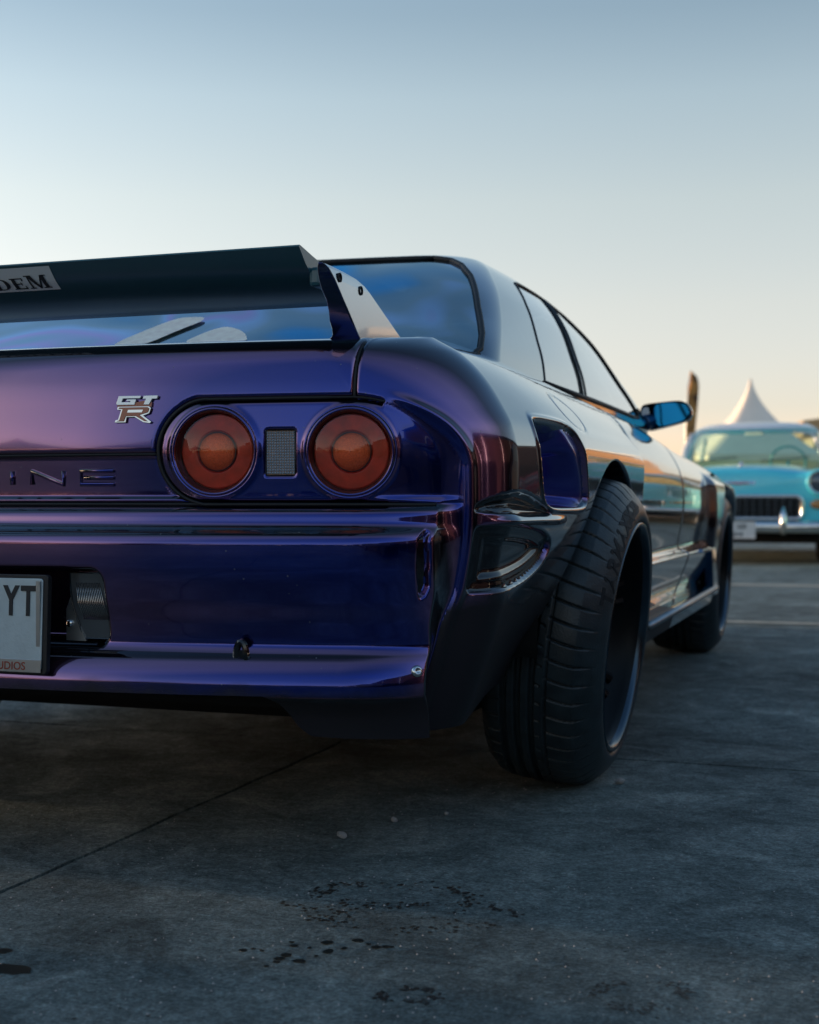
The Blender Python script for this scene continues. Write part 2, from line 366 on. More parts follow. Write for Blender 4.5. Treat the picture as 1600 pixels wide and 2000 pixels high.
cols = np.unique(np.round(np.concatenate([np.arange(0, .665, .003), np.arange(.665, .83, .0014), np.arange(.83, 1.60, .003), np.arange(1.60, 2.05, .004), np.arange(2.05, 2.12, .003), np.arange(2.12, 3.0, .012), np.arange(3.0, 3.9, .010), np.arange(3.9, 5.12, .012)]), 5))
rows = np.unique(np.round(np.concatenate([np.arange(.18, .30, .004), np.arange(.30, .36, .0022), np.arange(.36, .53, .003), np.arange(.53, .60, .0022), np.arange(.60, .74, .003), np.arange(.74, .76, .0024), np.arange(.76, .81, .003), np.arange(.81, .8451, .0025), [.845]]), 5))
A, Zr = np.meshgrid(cols, rows, indexing='ij')
bx, by, bz, zz = body(A, Zr)
# front nose: bend the front end of the side surface across to the centre
ysd = YE + (A - AX1)

LENSP = [(.778,.571),(.782,.585),(.806,.597),(.84,.604),(.88,.606),(.932,.600),(.99,.588),(1.052,.571),(1.03,.566),(.90,.566)]
DEEP = [(.779,.546),(.795,.553),(.90,.550),(1.008,.541),(1.062,.526),(1.075,.508),(1.05,.480),(.98,.459),(.896,.449),(.80,.444),(.779,.447)]
SCOOPP = [(.968,.716),(1.0,.722),(1.15,.722),(1.205,.716),(1.235,.690),(1.262,.640),(1.285,.600),(1.270,.583),(1.22,.579),(1.05,.579),(1.0,.588),(.982,.62),(.972,.67)]
SLOTP = [(.7420,.540),(.7450,.546),(.7520,.542),(.7540,.50),(.7520,.460),(.7470,.446),(.7410,.442),(.7395,.450),(.7390,.49),(.7400,.530)]
LAMPS = [(.447,.667,.0655),(.661,.665,.0655)]
def rnd0(pts, it=3):
    for _ in range(it):
        o = []
        for i in range(len(pts)):
            a, b = pts[i], pts[(i+1) % len(pts)]; o += [(a[0]*.78+b[0]*.22, a[1]*.78+b[1]*.22), (a[0]*.22+b[0]*.78, a[1]*.22+b[1]*.78)]
        pts = o
    return pts
def gap_sdf():
    return np.where(A < .80, np.abs(bx - .662), 9)   # lid edge
D = np.zeros_like(A)                                  # displacement inwards
def groove(d, depth=.006, w=.0032): return depth*np.exp(-(d/w)**2)
up = zz > .7465
gl_lid = np.where(up & (A < .80), gap_sdf(), 9)
D += groove(gl_lid)
ls = lamp_sdf(A, zz)
st_sdf = np.where(A < .80, np.abs(np.where(A < .70, lamp_sdf(A, zz), 9)), 9)
D += groove(st_sdf, .007, .004)
garn = np.where((A < .40) & (ls > 0), np.abs(zz - .6635), 9); D += groove(garn, .006, .003)
D += .010*sst(.662, .658, zz)*sst(.592, .598, zz)*sst(.0, .006, ls)*(A < .6)         # name strip sits in a channel
bump_gap = np.where((A < .765) & (ls > -.004), np.abs(zz - .5865), 9); D += groove(bump_gap, .006, .003)*sst(.80,.70,A)
# holes of the lamps
for cx, cz, r_ in LAMPS:
    q_ = [float(v) for v in body(cx, cz)[:3]]
    d = np.sqrt((bx-q_[0])**2 + (by-q_[1])**2 + (bz-q_[2])**2) - r_; D += .034*sst(.0015, -.0035, d) - .0035*np.exp(-((d-.006)/.004)**2)
d = rbox(A, zz, .5525, .664, .0235, .0355, .004); D += .010*sst(.001, -.003, d)
# number plate recess
d = rbox(A, zz, 0, .423, .292, .061, .022); D += .05*sst(.004, -.014, d)
# corner slot and the two pressings behind the rear wheel
d = poly_sdf(A*1.0, zz, SLOTP); D += .011*sst(.0006, -.002, d); op = d.copy()
d = poly_sdf(A, zz, rnd0(LENSP)); D += .009*sst(.001, -.0035, d) + .012*sst(-.004,-.022,d); op = np.minimum(op, d)
d = poly_sdf(A, zz, rnd0(DEEP)); D += .010*sst(.001, -.0035, d) + .012*sst(-.004,-.035,d) - .003*np.exp(-((d+.020)/.004)**2); op = np.minimum(op, d)
# bulge bar between the two pressings
D -= .007*np.exp(-((zz-.558)/.0055)**2)*sst(.79,.86,A)*sst(1.16,1.06,A)
d = poly_sdf(A, zz, rnd0(SCOOPP)); scd = d; p_ = np.clip((A-.97)/(.30 - .10*sst(.60,.72,zz)), 0, 1)
D += sst(.0015, -.004, d)*(.008 + .085*(1-sst(.58, 1.0, p_))*sst(0,-.016,d)) - .0035*np.exp(-((d-.005)/.004)**2)
# rolled lip along the tail outline on the quarter panel
fs = fascia_sdf(A, zz)
D -= .007*np.exp(-((fs-.011)/.008)**2)*(A < 1)*sst(.70,.74,A)
# fuel filler flap
d = np.abs(np.hypot((A - 1.325)/1.0, (zz - .752)*2.2) - .075); D += groove(d, .0022, .003)
# door gaps
for yd in (.60, 1.43):
    d = np.where((A > 1.6) & (zz > .30), np.abs(ysd - yd - .10*sst(.46,.30,zz)*(1 if yd > 1 else 0)*-1), 9); D += groove(d, .008, .0065)
P = np.stack([bx, by, bz], -1)
du = np.gradient(P, axis=0); dv = np.gradient(P, axis=1)
N = np.cross(du, dv); N /= np.linalg.norm(N, axis=-1, keepdims=True) + 1e-12
P0 = P.copy()
P = P - N*D[..., None]
# wheel arches: draw the vertices just inside the opening onto its edge and turn them inwards
keep = np.ones(A.shape, bool)
for (cy, cz, rr) in (ARR, ARF):
    m_ = (A > 1.0)
    dy, dz = P[..., 1] - cy, P[..., 2] - cz
    dz_ = np.where(dz < 0, 0, dz)
    rad = np.hypot(dy, dz_)
    band = m_ & (rad < rr) & (rad > rr - .030)
    k = np.where(band, rr/np.maximum(rad, 1e-6), 1)
    dep = np.where(band, (rr - rad)/.030, 0)
    P[..., 1] = np.where(band, cy + dy*k, P[..., 1]); P[..., 2] = np.where(band & (dz > 0), cz + dz*k, P[..., 2])
    P[..., 0] -= .06*dep
    keep &= ~(m_ & (rad < rr - .030))
# nose: close the front by folding x towards the centre
fy = sst(4.28, 5.11, A)
P[..., 0] = P[..., 0]*(1 - fy**2.2*.99); P[..., 1] = np.where(A > 4.28, 2.695 + .83*(1-(1-np.clip((A-4.28)/.83,0,1))**1.8), P[..., 1])
nq, mq = A.shape
Fq = grid_quads(nq, mq); ic, jc = Fq[:, 0]//mq, Fq[:, 0] % mq
def fc(X): return X.ravel()[Fq].mean(1)
Ac, Zc, Yc4 = fc(A), fc(zz), fc(ysd); LSc, FSc = fc(ls), fc(fs)
kf = keep.ravel()[Fq].all(1)
# cut the deep parts out of lamp holes
lid = ((Zc > .7465) & (fc(bx) < .662) & (Ac < .80)) | ((Zc < .7465) & (Zc > .5865) & (LSc > 0) & (Ac < .6))
tail = (LSc <= 0) & (Zc > .5865) & (Ac < .9)
bump = (Zc <= .5865) & (FSc <= .004) & (Ac < .9)
rest = ~(lid | tail | bump)
door = rest & (Yc4 > .60) & (Yc4 < 1.43 - .10*(1-np.clip((Zc-.30)/.16,0,1))) & (Zc > .30) & (Ac > 1.6)
quarter = rest & ~door & (Yc4 < 1.0)
fender = rest & ~door & (Yc4 >= 1.0) & (Zc > .30)
skirt = rest & ~door & ~fender & (Zc <= .30) & (Yc4 >= 1.0)
PV = P.reshape(-1, 3); PM = PV*np.array([-1, 1, 1])
PM[:, 0] += 0
opn = fc(op) < -.0030
bump &= ~opn; quarter &= ~opn
def both(name, mask, m=None, joined=False):
    f = Fq[mask & kf]
    if joined:      # runs across the centre: mirror and share the centre seam
        V = np.concatenate([PV, PM]); off = len(PV)
        g = f[:, ::-1] + off
        cen = (g - off) < mq                   # first column is x = 0
        g = np.where(cen, g - off, g)
        return [fast_mesh(name, V, np.concatenate([f, g]), m or M['paint'], car)]
    return [fast_mesh(name, PV, f, m or M['paint'], car), fast_mesh(name, PM, f[:, ::-1], m or M['paint'], car)]
PV[:mq, 0] = 0
both('trunk_lid', lid, joined=True)
both('rear_bumper', bump, M['bumper_paint'], joined=True)
both('side_opening', opn, M['gloss']); both('tail_panel', tail); scm = fc(scd) < -.004; both('side_scoop', scm & quarter, M['scoop']); both('quarter_panel', quarter & ~scm, M['grime_shade']); both('door', door); both('front_fender', fender); both('side_skirt', skirt & (Yc4 < 2.6)); both('front_bumper', skirt & (Yc4 >= 2.6))

def surf(a, z, off=0.0, side_=1):
    """point and frame on the finished skin at (a, row z), off = metres proud of it"""
    i = np.clip(np.interp(a, cols, np.arange(nq)), 0, nq-1.001); 
    zrow = np.interp(z, zz[int(i)], rows); j = np.clip(np.interp(zrow, rows, np.arange(mq)), 0, mq-1.001)
    i0, j0 = int(i), int(j); fi, fj = i-i0, j-j0
    def s_(T): return (T[i0,j0]*(1-fi)*(1-fj) + T[i0+1,j0]*fi*(1-fj) + T[i0,j0+1]*(1-fi)*fj + T[i0+1,j0+1]*fi*fj)
    p = s_(P0); n = s_(N); n = n/np.linalg.norm(n)
    q = p + n*off
    return Vector((q[0]*side_, q[1], q[2])), Vector((n[0]*side_, n[1], n[2]))
def frame(a, z, off=0.0, side_=1):
    p, n = surf(a, z, off, side_)
    x = Vector((0,0,1)).cross(n); x.normalize()
    return axes(p, x, n.cross(x), n)      # local x runs along the panel to the right seen from outside, y up, z out

# dark lines in the shut gaps
def a_of_x(xv, z):
    j = int(np.clip(np.searchsorted(rows, z), 1, mq-1)); m_ = cols < .82; t = (z-rows[j-1])/(rows[j]-rows[j-1])
    return float(np.interp(xv, P0[m_, j-1, 0]*(1-t) + P0[m_, j, 0]*t, cols[m_]))
def gap(pts, r_): MB().tube(pts, r_, 6).build('panel_gap', M['seal'], car, True)
for s_ in (1, -1):
    gap([surf(a_of_x(.662, z), z, -.0034, s_)[0] for z in np.linspace(.7475, .836, 24)], .0026)
    pts = [(.7600, z_) for z_ in np.linspace(.590, .645, 10)] + [(.6620 + .098*math.cos(R(an)), .650 + .098*math.sin(R(an))) for an in np.linspace(2, 90, 50)]
    pts += [(a_, .7480) for a_ in np.linspace(.655, .436, 40)]
    pts += [(.436 + .0815*math.cos(R(an)), .667 + .0815*math.sin(R(an))) for an in np.linspace(92, 268, 40)]
    pts += [(a_, .5858) for a_ in np.linspace(.436, .752, 60)]
    gap([surf(a_, z_, -.0022, s_)[0] for a_, z_ in pts], [.0022 if a_ > .63 and z_ > .587 else .0032 for a_, z_ in pts])
    gap([surf(a_, .6635, -.0036, s_)[0] for a_ in np.linspace(0, .352, 30)], .0026)
    gap([surf(a_, .5863, -.0030, s_)[0] for a_ in np.linspace(0, .45, 30)], .0030)
    for yd in (.60, 1.43):
        gap([surf(AX1 + yd - YE - (.10*sst(.46,.30,z) if yd > 1 else 0), z, -.004, s_)[0] for z in np.linspace(.302, .842, 40)], .0034)

# round tail lamps
M['lamp_smoke'] = glass('smoked_lens', (1.0,.86,.80), .0, (1,1,1), 1.5, .0)
M['lamp_red'] = mat('lamp_dark_red', (.42,.022,.006), .35, .2, .3, var=.25, vscale=60)
M['lamp_core'] = mat('lamp_orange_red', (1.0,.16,.04), .45, .45, .2, bump=.9, bscale=420, var=.2, vscale=300)
M['lamp_ring'] = mat('lamp_black_ring', (.035,.012,.014), .3, 0, 1)
M['clear'] = mat('clear_ribbed_lens', (.34,.38,.42), .18, .3, 1)
M['amber'] = mat('amber_lens', (.42,.20,.06), .25, .1, 1)
lamp_list = []
for s_ in (1, -1):
    for (cx, cz, r_) in LAMPS:
        F = frame(cx, cz, 0, s_)
        L = empty('tail_light', parent=car)
        MB().lathe([(.0700,-.001),(.0690,.0022),(.0665,.0030),(.0645,.0018),(.0635,-.004)], F, 72).build('bezel', M['paint'], L, True)
        MB().lathe([(.0645,-.002),(.0620,-.006),(.0600,-.028),(.0500,-.031)], F, 64).build('lamp_well', M['lamp_ring'], L, True)
        MB().lathe([(.0600,-.0200),(.0585,-.0170)]+[(.0585-.0018*q_, -.0168 + (.0010 if q_ % 2 else 0)) for q_ in range(1,15)]+[(.0318,-.0185),(.0300,-.024)], F, 64).build('outer_reflector', M['lamp_red'], L, True)
        MB().lathe([(.0300,-.022),(.0295,-.0165),(.027,-.0140),(.022,-.0108),(.016,-.0080),(.009,-.0060),(.0004,-.0052)], F, 64).build('inner_reflector', M['lamp_core'], L, True)
        MB().lathe([(.0630,-.006),(.0600,-.0035),(.048,.0010),(.030,.0055),(.012,.0080),(.0003,.0085)], F, 64).build('lens', M['lamp_smoke'], L, True)
        k = MB(); k.lathe([(.0300,-.0150),(.0308,-.0148),(.0312,-.0160)], F, 64); k.build('inner_ring', M['black'], L, True)
    F = frame(.5525, .664, -.004, s_)
    rl = empty('side_reflector', parent=car)
    k = MB(); k.prism([(x, y) for x, y in ((-.0215,-.034),(.0215,-.034),(.0225,-.032),(.0225,.032),(.0215,.034),(-.0215,.034),(-.0225,.032),(-.0225,-.032))], F, -.004, 0); k.build('backing', M['amber'], rl)
    k = MB()
    for i in range(11):
        for j in range(16):
            x0, y0 = -.0205 + i*.0041, -.0315 + j*.0042
            c = [F @ Vector((x0+dx, y0+dy, .0003)) for dx, dy in ((-.0018,-.0019),(.0018,-.0019),(.0018,.0019),(-.0018,.0019))]
            k.add(c + [F @ Vector((x0, y0, .0016))], [(0,1,4),(1,2,4),(2,3,4),(3,0,4)])
    tag(k.build('lens_facets', M['clear'], rl), kind='stuff')
    k = MB(); k.tube([F @ Vector((x, y, .001)) for x, y in ((-.0235,-.035),(.0235,-.035),(.0235,.035),(-.0235,.035))], .0012, 6, True); k.build('reflector_frame', M['black'], rl, True)
# name letters, raised
v, f = text_mb('SKYLINE', .0300, .0012, .0005, 1.0)
W0 = max(p[0] for p in v) - min(p[0] for p in v)
# each letter is a part of its own, wide block letters
def stroke_letter(ch):
    h, w, t = .0215, .058, .0042
    S = {'S': [[(w,h),(0,h),(0,h/2),(w,h/2),(w,0),(0,0)]], 'K': [[(0,0),(0,h)],[(w,h),(w*.12,h/2),(w,0)]], 'Y': [[(0,h),(w/2,h/2),(w/2,0)],[(w,h),(w/2,h/2)]],
         'L': [[(0,h),(0,0),(w,0)]], 'I': [[(0,0),(0,h)]], 'N': [[(0,0),(0,h),(w,0),(w,h)]], 'E': [[(w,h),(0,h),(0,0),(w,0)],[(w*.12,h/2),(w,h/2)]]}[ch]
    return S
xpos = {'S': -.285, 'K': -.200, 'Y': -.115, 'L': -.030, 'I': .062, 'N': .100, 'E': .210}
xs_ = dict(zip('SKYLINE', [-.300,-.214,-.129,-.036,.090,.127,.2165]))
for ch in 'SKYLINE':
    k = MB()
    for st in stroke_letter(ch):
        pts = []
        for (px_, py_) in st:
            ax_ = xs_[ch] + px_
            pts.append(surf(abs(ax_), .6165 + py_, -.0080, 1 if ax_ >= 0 else -1)[0])
        k.tube(pts, .0036, 10)
    k.build('letter', M['paint'], car, True)
# centre emblem half seen at the left edge of the picture: round, plain
F = frame(.055, .735, .001, -1)
MB().lathe([(.030,0),(.030,.003),(.026,.0045),(.022,.003),(.0003,.003)], F, 40).build('round_emblem', M['chrome'], car, True)
# GT-R badge
M['badge_brown'] = mat('badge_copper', (.22,.065,.035), .25, .7, 1)
M['badge_white'] = mat('badge_silver', (.80,.82,.85), .22, .6)
F = frame(.318, .733, .0015)
def bp(pts): return [((x-605)/2.2857*.00081*1.0, -(y-805)/2.2857*.00081) for x, y in pts]
badge = empty('badge', parent=car)
T = bp([(640,742),(708,742),(703,757),(680,757),(666,783),(640,783),(650,757),(635,757)])
G = bp([(520,742),(628,742),(622,754),(540,754),(534,770),(575,770),(578,766),(556,766),(560,758),(604,758),(596,783),(512,783),(508,776)])
Rp = bp([(516,790),(665,790),(676,798),(668,822),(640,832),(680,860),(672,867),(640,862),(598,838),(560,838),(556,862),(503,862),(508,850),(520,848),(532,806),(512,804)])
Rin = bp([(524,794),(660,794),(668,800),(662,818),(622,829),(664,859),(645,857),(604,834),(556,834),(548,857),(512,857),(526,852),(540,802),(520,800)])
back = bp([(512,772),(600,772),(640,764),(678,772),(676,792),(512,794)])
MB().prism(T, F, 0, .0045).build('badge_letter', M['badge_white'], badge, bevel=.0004)
MB().prism(G, F, 0, .0045).build('badge_letter', M['badge_white'], badge, bevel=.0004)
MB().prism(Rp, F, 0, .0035).build('badge_letter', M['chrome'], badge, bevel=.0004)
MB().prism(Rin, F, .0030, .0048).build('badge_fill', M['badge_brown'], badge, bevel=.0003)
MB().prism(bp([(568,806),(640,806),(634,818),(564,818)]), F, .0046, .0053).build('badge_slot', M['chrome'], badge)
MB().prism(back, F, 0, .0028).build('badge_fill', M['badge_brown'], badge)

# number plate, its frame and the two reversing lamps in the recess
M['plate'] = mat('plate_silver', (.52,.62,.66), .38, .35, var=.08, vscale=25, bump=.15)
M['plate_ink'] = mat('plate_ink', (.015,.017,.02), .45)
M['plate_red'] = mat('plate_red_print', (.30,.045,.02), .5)
M['alu'] = mat('brushed_steel', (.42,.44,.45), .35, .9, var=.15)
yp = -1.034
Fp = axes((0, yp, .399), (1,0,0), (0,.04,1), (0,-1,.04))
pl = empty('number_plate', parent=car)
def rrect(w, h, r, n=5):
    return [p for cx, cy, a in ((w-r,h-r,0),(-w+r,h-r,90),(-w+r,-h+r,180),(w-r,-h+r,270)) for p in [(cx+r*math.cos(R(a+90*i/n)), cy+r*math.sin(R(a+90*i/n))) for i in range(n+1)]]
MB().prism(rrect(.217,.077,.006), Fp, -.010, .001).build('plate_frame', M['black'], pl, bevel=.0015)
MB().prism(rrect(.209,.071,.005), Fp, .0012, .0030).build('plate_sheet', M['plate'], pl, bevel=.0006)
MB().prism([(-.209,-.074),(.209,-.074),(.210,-.054),(-.210,-.054)], Fp, .0031, .0046).build('dealer_strip', M['alu'], pl, bevel=.0006)
for q_ in (-1, 1): MB().box(Fp @ Vector((.2025*q_,.006,.0036)), (.007,.002,.122)).build('plate_edge', M['alu'], pl)
def put_text(txt, Fm, cx, cy, h, ext, m, name, parent, wscale=1, off=0, space=1, shear=0, align='CENTER'):
    v, f = text_mb(txt, 1, .5, off, space, shear, align)
    ys_ = [p[1] for p in v]; k_ = h/(max(ys_)-min(ys_)); y0 = min(ys_)
    vv = [Fm @ Vector((cx + p[0]*k_*wscale, cy + (p[1]-y0)*k_, (p[2]+.5)*ext)) for p in v]
    return mobj(name, vv, f, m, parent, False)
F3 = Fp @ Matrix.Translation((0,0,.003))
for ch, cx in (('S', .1165), ('Y', .1525), ('T', .1835)):
    put_text(ch, F3, cx, .013, .047, .0018, M['plate_ink'], 'plate_character', pl, .66, .022)
put_text('STUDIOS', Fp @ Matrix.Translation((0,0,.0046)), .147, -.0705, .0125, .0004, M['plate_red'], 'strip_lettering', pl, 1.0, .012)
k = MB(); k.tube([(.12,yp+.004,.320),(.115,yp-.004,.312),(-.115,yp-.004,.312),(-.12,yp+.004,.320)], .0014, 6); k.tube([(.105,yp+.004,.320),(.1,yp-.006,.306),(-.1,yp-.006,.306),(-.105,yp+.004,.320)], .0014, 6); k.build('plate_bracket', M['alu'], pl, True)
M['rev'] = mat('reverse_lens', (.10,.105,.11), .12, .2, 1); M['rib'] = mat('lens_rib', (.50,.48,.46), .15, .9)
for s_ in (1, -1):
    rl = empty('reverse_light', parent=car)
    def rp(x, z): return Vector((x*s_, -.990 + .17*x*x + (.47-z)*.05, z))
    out = [(.2235,.478),(.275,.477),(.284,.470),(.2865,.455),(.288,.43),(.296,.395),(.300,.378),(.297,.374),(.247,.374),(.243,.378),(.238,.395),(.2275,.425),(.2240,.45)]
    n_ = len(out); vv = [rp(x, z) for x, z in out] + [rp(x, z) + Vector((0,.03,0)) for x, z in out]
    mobj('lens', vv, [tuple(range(n_))] + [(i, (i+1) % n_, n_+(i+1) % n_, n_+i) for i in range(n_)], M['rev'], rl, False)
    k = MB(); k.tube([rp(x, z) + Vector((0,-.001,0)) for x, z in out], .0014, 6, True); k.build('lens_rim', M['rimlip'], rl, True)
    k = MB()
    for i in range(15):
        t = (i+.5)/15; top = (.233 + .042*t, .462); mid = (.236+.046*t, .43); bot = (.245 + .046*t, .404)
        k.tube([rp(*top)+Vector((0,-.001,0)), rp(*mid)+Vector((0,-.0022,0)), rp(*bot)+Vector((0,-.001,0))], [.0004,.0010,.0010], 6)
    tag(k.build('lens_rib', M['rib'], rl, True), kind='stuff')
    MB().prism([(.214,.370),(.250,.370),(.243,.385),(.232,.412),(.222,.440),(.214,.420)][::1], axes((0,-.975,0), (s_,0,0), (0,0,1), (0,-s_,0)), -.002*s_, .003*s_).build('bracket', M['alu'], rl)
    MB().lathe([(.0003,.004),(.005,.004),(.006,.002),(.006,0)], axes((.221*s_,-.978,.397),(1,0,0),(0,0,1),(0,-1,0)), 20).build('screw', M['chrome'], rl, True)
# towing eye and corner fixing
def sbody(x, z): return surf(x, z)[0]
p, n = surf(.515, .356, -.008)
Ft = axes(p, (1,0,0), (0,0,1), (0,-1,0))
k = MB(); k.tube([Ft @ Vector((.0085*math.cos(a), .022*math.sin(a) + .004, .008)) for a in np.linspace(0, 2*math.pi, 24, endpoint=False)], .0055, 8, True)
k.prism(circ(0,.004,.010,20), Ft, 0, .010); k.build('towing_eye', M['gloss'], car, True, auto=True)
p, n = surf(.740, .333, .001); F = axes(p, n.orthogonal(), n.cross(n.orthogonal()), n)
MB().lathe([(.009,-.003),(.009,.001),(.006,.004),(.0035,.004),(.003,.001),(.0003,.001)], F, 24).build('fixing_bolt', M['chrome'], car, True)
k = MB()
for (a_, z_) in ((1.02,.535),): pass

# ------------------------------------------------- greenhouse
ZL = [.8450,.90,.97,1.04,1.10,1.143,1.170,1.187,1.195,1.198]; LL = np.linspace(0, 1, 10)
zl_ = pch(LL, ZL)
gW = pch(ZL, [.742,.726,.696,.660,.615,.572,.53,.47,.36,.2]); gR = pch(ZL, [-.50,-.43,-.31,-.19,-.07,.05,.15,.27,.42,.58]); gF = pch(ZL, [1.85,1.72,1.55,1.42,1.30,1.20,1.12,1.03,.95,.85])
def house(a, z):
    W, yr, yf = gW(z), gR(z), gF(z)
    r = .16*np.clip(W/.7,0,1); rf = .22*np.clip(W/.7,0,1)
    x1 = W - r
    bow = .13
    ya = yr + bow*x1*x1
    # rear 0..1, corner 1..2, side 2..3, corner 3..4, windscreen 4..5
    t0 = np.clip(a, 0, 1); xx0 = t0*x1; yy0 = yr + bow*xx0**2
    t = np.clip(a-1, 0, 1); b = [(1-t)**3, 3*t*(1-t)**2, 3*t*t*(1-t), t**3]
    xx1 = b[0]*x1 + b[1]*(x1+.6*r) + b[2]*W + b[3]*W; yy1 = b[0]*ya + b[1]*(ya+.6*r*2*bow*x1) + b[2]*(ya+.45*r) + b[3]*(ya+r)
    t = np.clip(a-2, 0, 1); yb = yf - .10 - rf; xx2 = W + .012*np.sin(math.pi*t); yy2 = (ya+r)*(1-t) + yb*t
    t = np.clip(a-3, 0, 1); b = [(1-t)**3, 3*t*(1-t)**2, 3*t*t*(1-t), t**3]
    xf = W - rf; yfa = yf - .22*xf*xf
    xx3 = b[0]*W + b[1]*W + b[2]*(xf+.5*rf) + b[3]*xf; yy3 = b[0]*yb + b[1]*(yb+.5*rf) + b[2]*(yfa-.5*rf*.44*xf) + b[3]*yfa
    t = np.clip(a-4, 0, 1); xx4 = xf*(1-t); yy4 = yf - .22*xx4**2
    x = np.select([a<1, a<2, a<3, a<4], [xx0,xx1,xx2,xx3], xx4); y = np.select([a<1, a<2, a<3, a<4], [yy0,yy1,yy2,yy3], yy4)
    dr = .035*(1-sst(-.5,.3,y))*0
    return x, y, z + .004*(1-(x/np.maximum(W,.01))**2)*sst(1.15,1.21,z)
ga = np.concatenate([np.linspace(0,1,90), np.linspace(1,2,70)[1:], np.linspace(2,3,230)[1:], np.linspace(3,4,60)[1:], np.linspace(4,5,60)[1:]])
gz = np.concatenate([np.linspace(.800,1.17,150), zl_(np.linspace(.665,1,40))[1:]])
gz = np.unique(np.round(gz, 5))
GA, GZ = np.meshgrid(ga, gz, indexing='ij')
hx, hy, hz = house(GA, np.maximum(GZ, .845)); hz = np.where(GZ < .845, GZ, hz)
HP = np.stack([hx, hy, hz], -1)
hu = np.gradient(HP, axis=0); hv = np.gradient(HP, axis=1); HN = np.cross(hu, hv); HN /= np.linalg.norm(HN, axis=-1, keepdims=True)+1e-12
RG = [(-1,.868),(1.58,.870),(1.66,.885),(1.67,.92),(1.61,.99),(1.57,1.08),(1.50,1.115),(1.38,1.136),(1.2,1.146),(-1,1.154)]      # rear window in (a, z)
QW = [(.06,.853),(.135,.95),(.235,1.05),(.35,1.122),(.41,1.132),(.70,1.138),(.585,1.05),(.505,.95),(.455,.853)]                    # quarter window in (y, z)
DW = [(.49,.853),(.54,.95),(.62,1.05),(.735,1.138),(.94,1.128),(1.06,1.06),(1.22,.94),(1.36,.875),(1.37,.853)]
WS = [(-9,.872),(3.62,.872),(3.58,.95),(3.55,1.08),(3.6,1.15),(9,1.158)]
rg = poly_sdf(GA, GZ, RG); qw = np.where((GA>1.5)&(GA<3.9), poly_sdf(HP[...,1], HP[...,2], QW), 9); dw = np.where((GA>1.5)&(GA<3.9), poly_sdf(HP[...,1], HP[...,2], DW), 9)
ws = poly_sdf(GA, GZ, [(3.62,.872),(3.50,.97),(3.47,1.08),(3.55,1.145),(9,1.155),(9,.872)])
nh, mh = GA.shape; Fh = grid_quads(nh, mh)
def fh(X): return X.ravel()[Fh].mean(1)
rgc, qwc, dwc, wsc = fh(rg) < 0, fh(qw) < 0, fh(dw) < 0, fh(ws) < 0
HV = HP.reshape(-1,3); HNm = HN.reshape(-1,3)
def hboth(name, mask, m, joined=False, inset=0):
    V1 = HV - HNm*inset; V2 = V1*np.array([-1,1,1]); f = Fh[mask]
    if joined: return [fast_mesh(name, np.concatenate([V1, V2]), np.concatenate([f, f[:, ::-1]+len(V1)]), m, car)]
    return [fast_mesh(name, V1, f, m, car), fast_mesh(name, V2, f[:, ::-1], m, car)]
M['roof'] = M['paint']
body_roof = hboth('roof', ~(rgc | qwc | dwc | wsc), M['paint'], True)[0]
bm = bmesh.new(); bm.from_mesh(body_roof.data); bmesh.ops.remove_doubles(bm, verts=bm.verts, dist=.0004)
top = [e for e in bm.edges if e.is_boundary and all(v.co.z > 1.2 for v in e.verts)]
try: bmesh.ops.contextual_create(bm, geom=top)
except Exception: pass
bm.to_mesh(body_roof.data); bm.free()
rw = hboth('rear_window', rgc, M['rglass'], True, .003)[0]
for nm, mk in (('quarter_window', qwc), ('door_window', dwc)): hboth(nm, mk, M['glass'], False, .003)
hboth('windscreen', wsc, M['glass'], True, .003)
def hs(a, z, off=0, s_=1):
    i = np.clip(np.interp(a, ga, np.arange(nh)), 0, nh-1.001); j = np.clip(np.interp(z, gz, np.arange(mh)), 0, mh-1.001)
    i0, j0 = int(i), int(j); fi, fj = i-i0, j-j0
    def q(T): return T[i0,j0]*(1-fi)*(1-fj)+T[i0+1,j0]*fi*(1-fj)+T[i0,j0+1]*(1-fi)*fj+T[i0+1,j0+1]*fi*fj
    p = q(HP)+q(HN)*off; return Vector((p[0]*s_, p[1], p[2]))
def hyz(y, z, off=0, s_=1):
    x, yy, zz_ = house(np.linspace(2,4,400), np.full(400, z)); a = np.interp(y, yy, np.linspace(2,4,400)); 
    if y < yy[0]:
        x, yy, zz_ = house(np.linspace(1,2,200), np.full(200, z)); a = np.interp(y, yy, np.linspace(1,2,200))
    return hs(a, z, off, s_)
def dens(pts, k=14, closed=True):
    o = []
    for i in range(len(pts) if closed else len(pts)-1):
        a, b = pts[i], pts[(i+1) % len(pts)]
        o += [(a[0]+(b[0]-a[0])*t/k, a[1]+(b[1]-a[1])*t/k) for t in range(k)]
    return o if closed else o + [pts[-1]]
def rnd(pts, it=2):
    for _ in range(it):
        o = []
        for i in range(len(pts)):
            a, b = pts[i], pts[(i+1) % len(pts)]; o += [(a[0]*.8+b[0]*.2, a[1]*.8+b[1]*.2), (a[0]*.2+b[0]*.8, a[1]*.2+b[1]*.8)]
        pts = o
    return pts
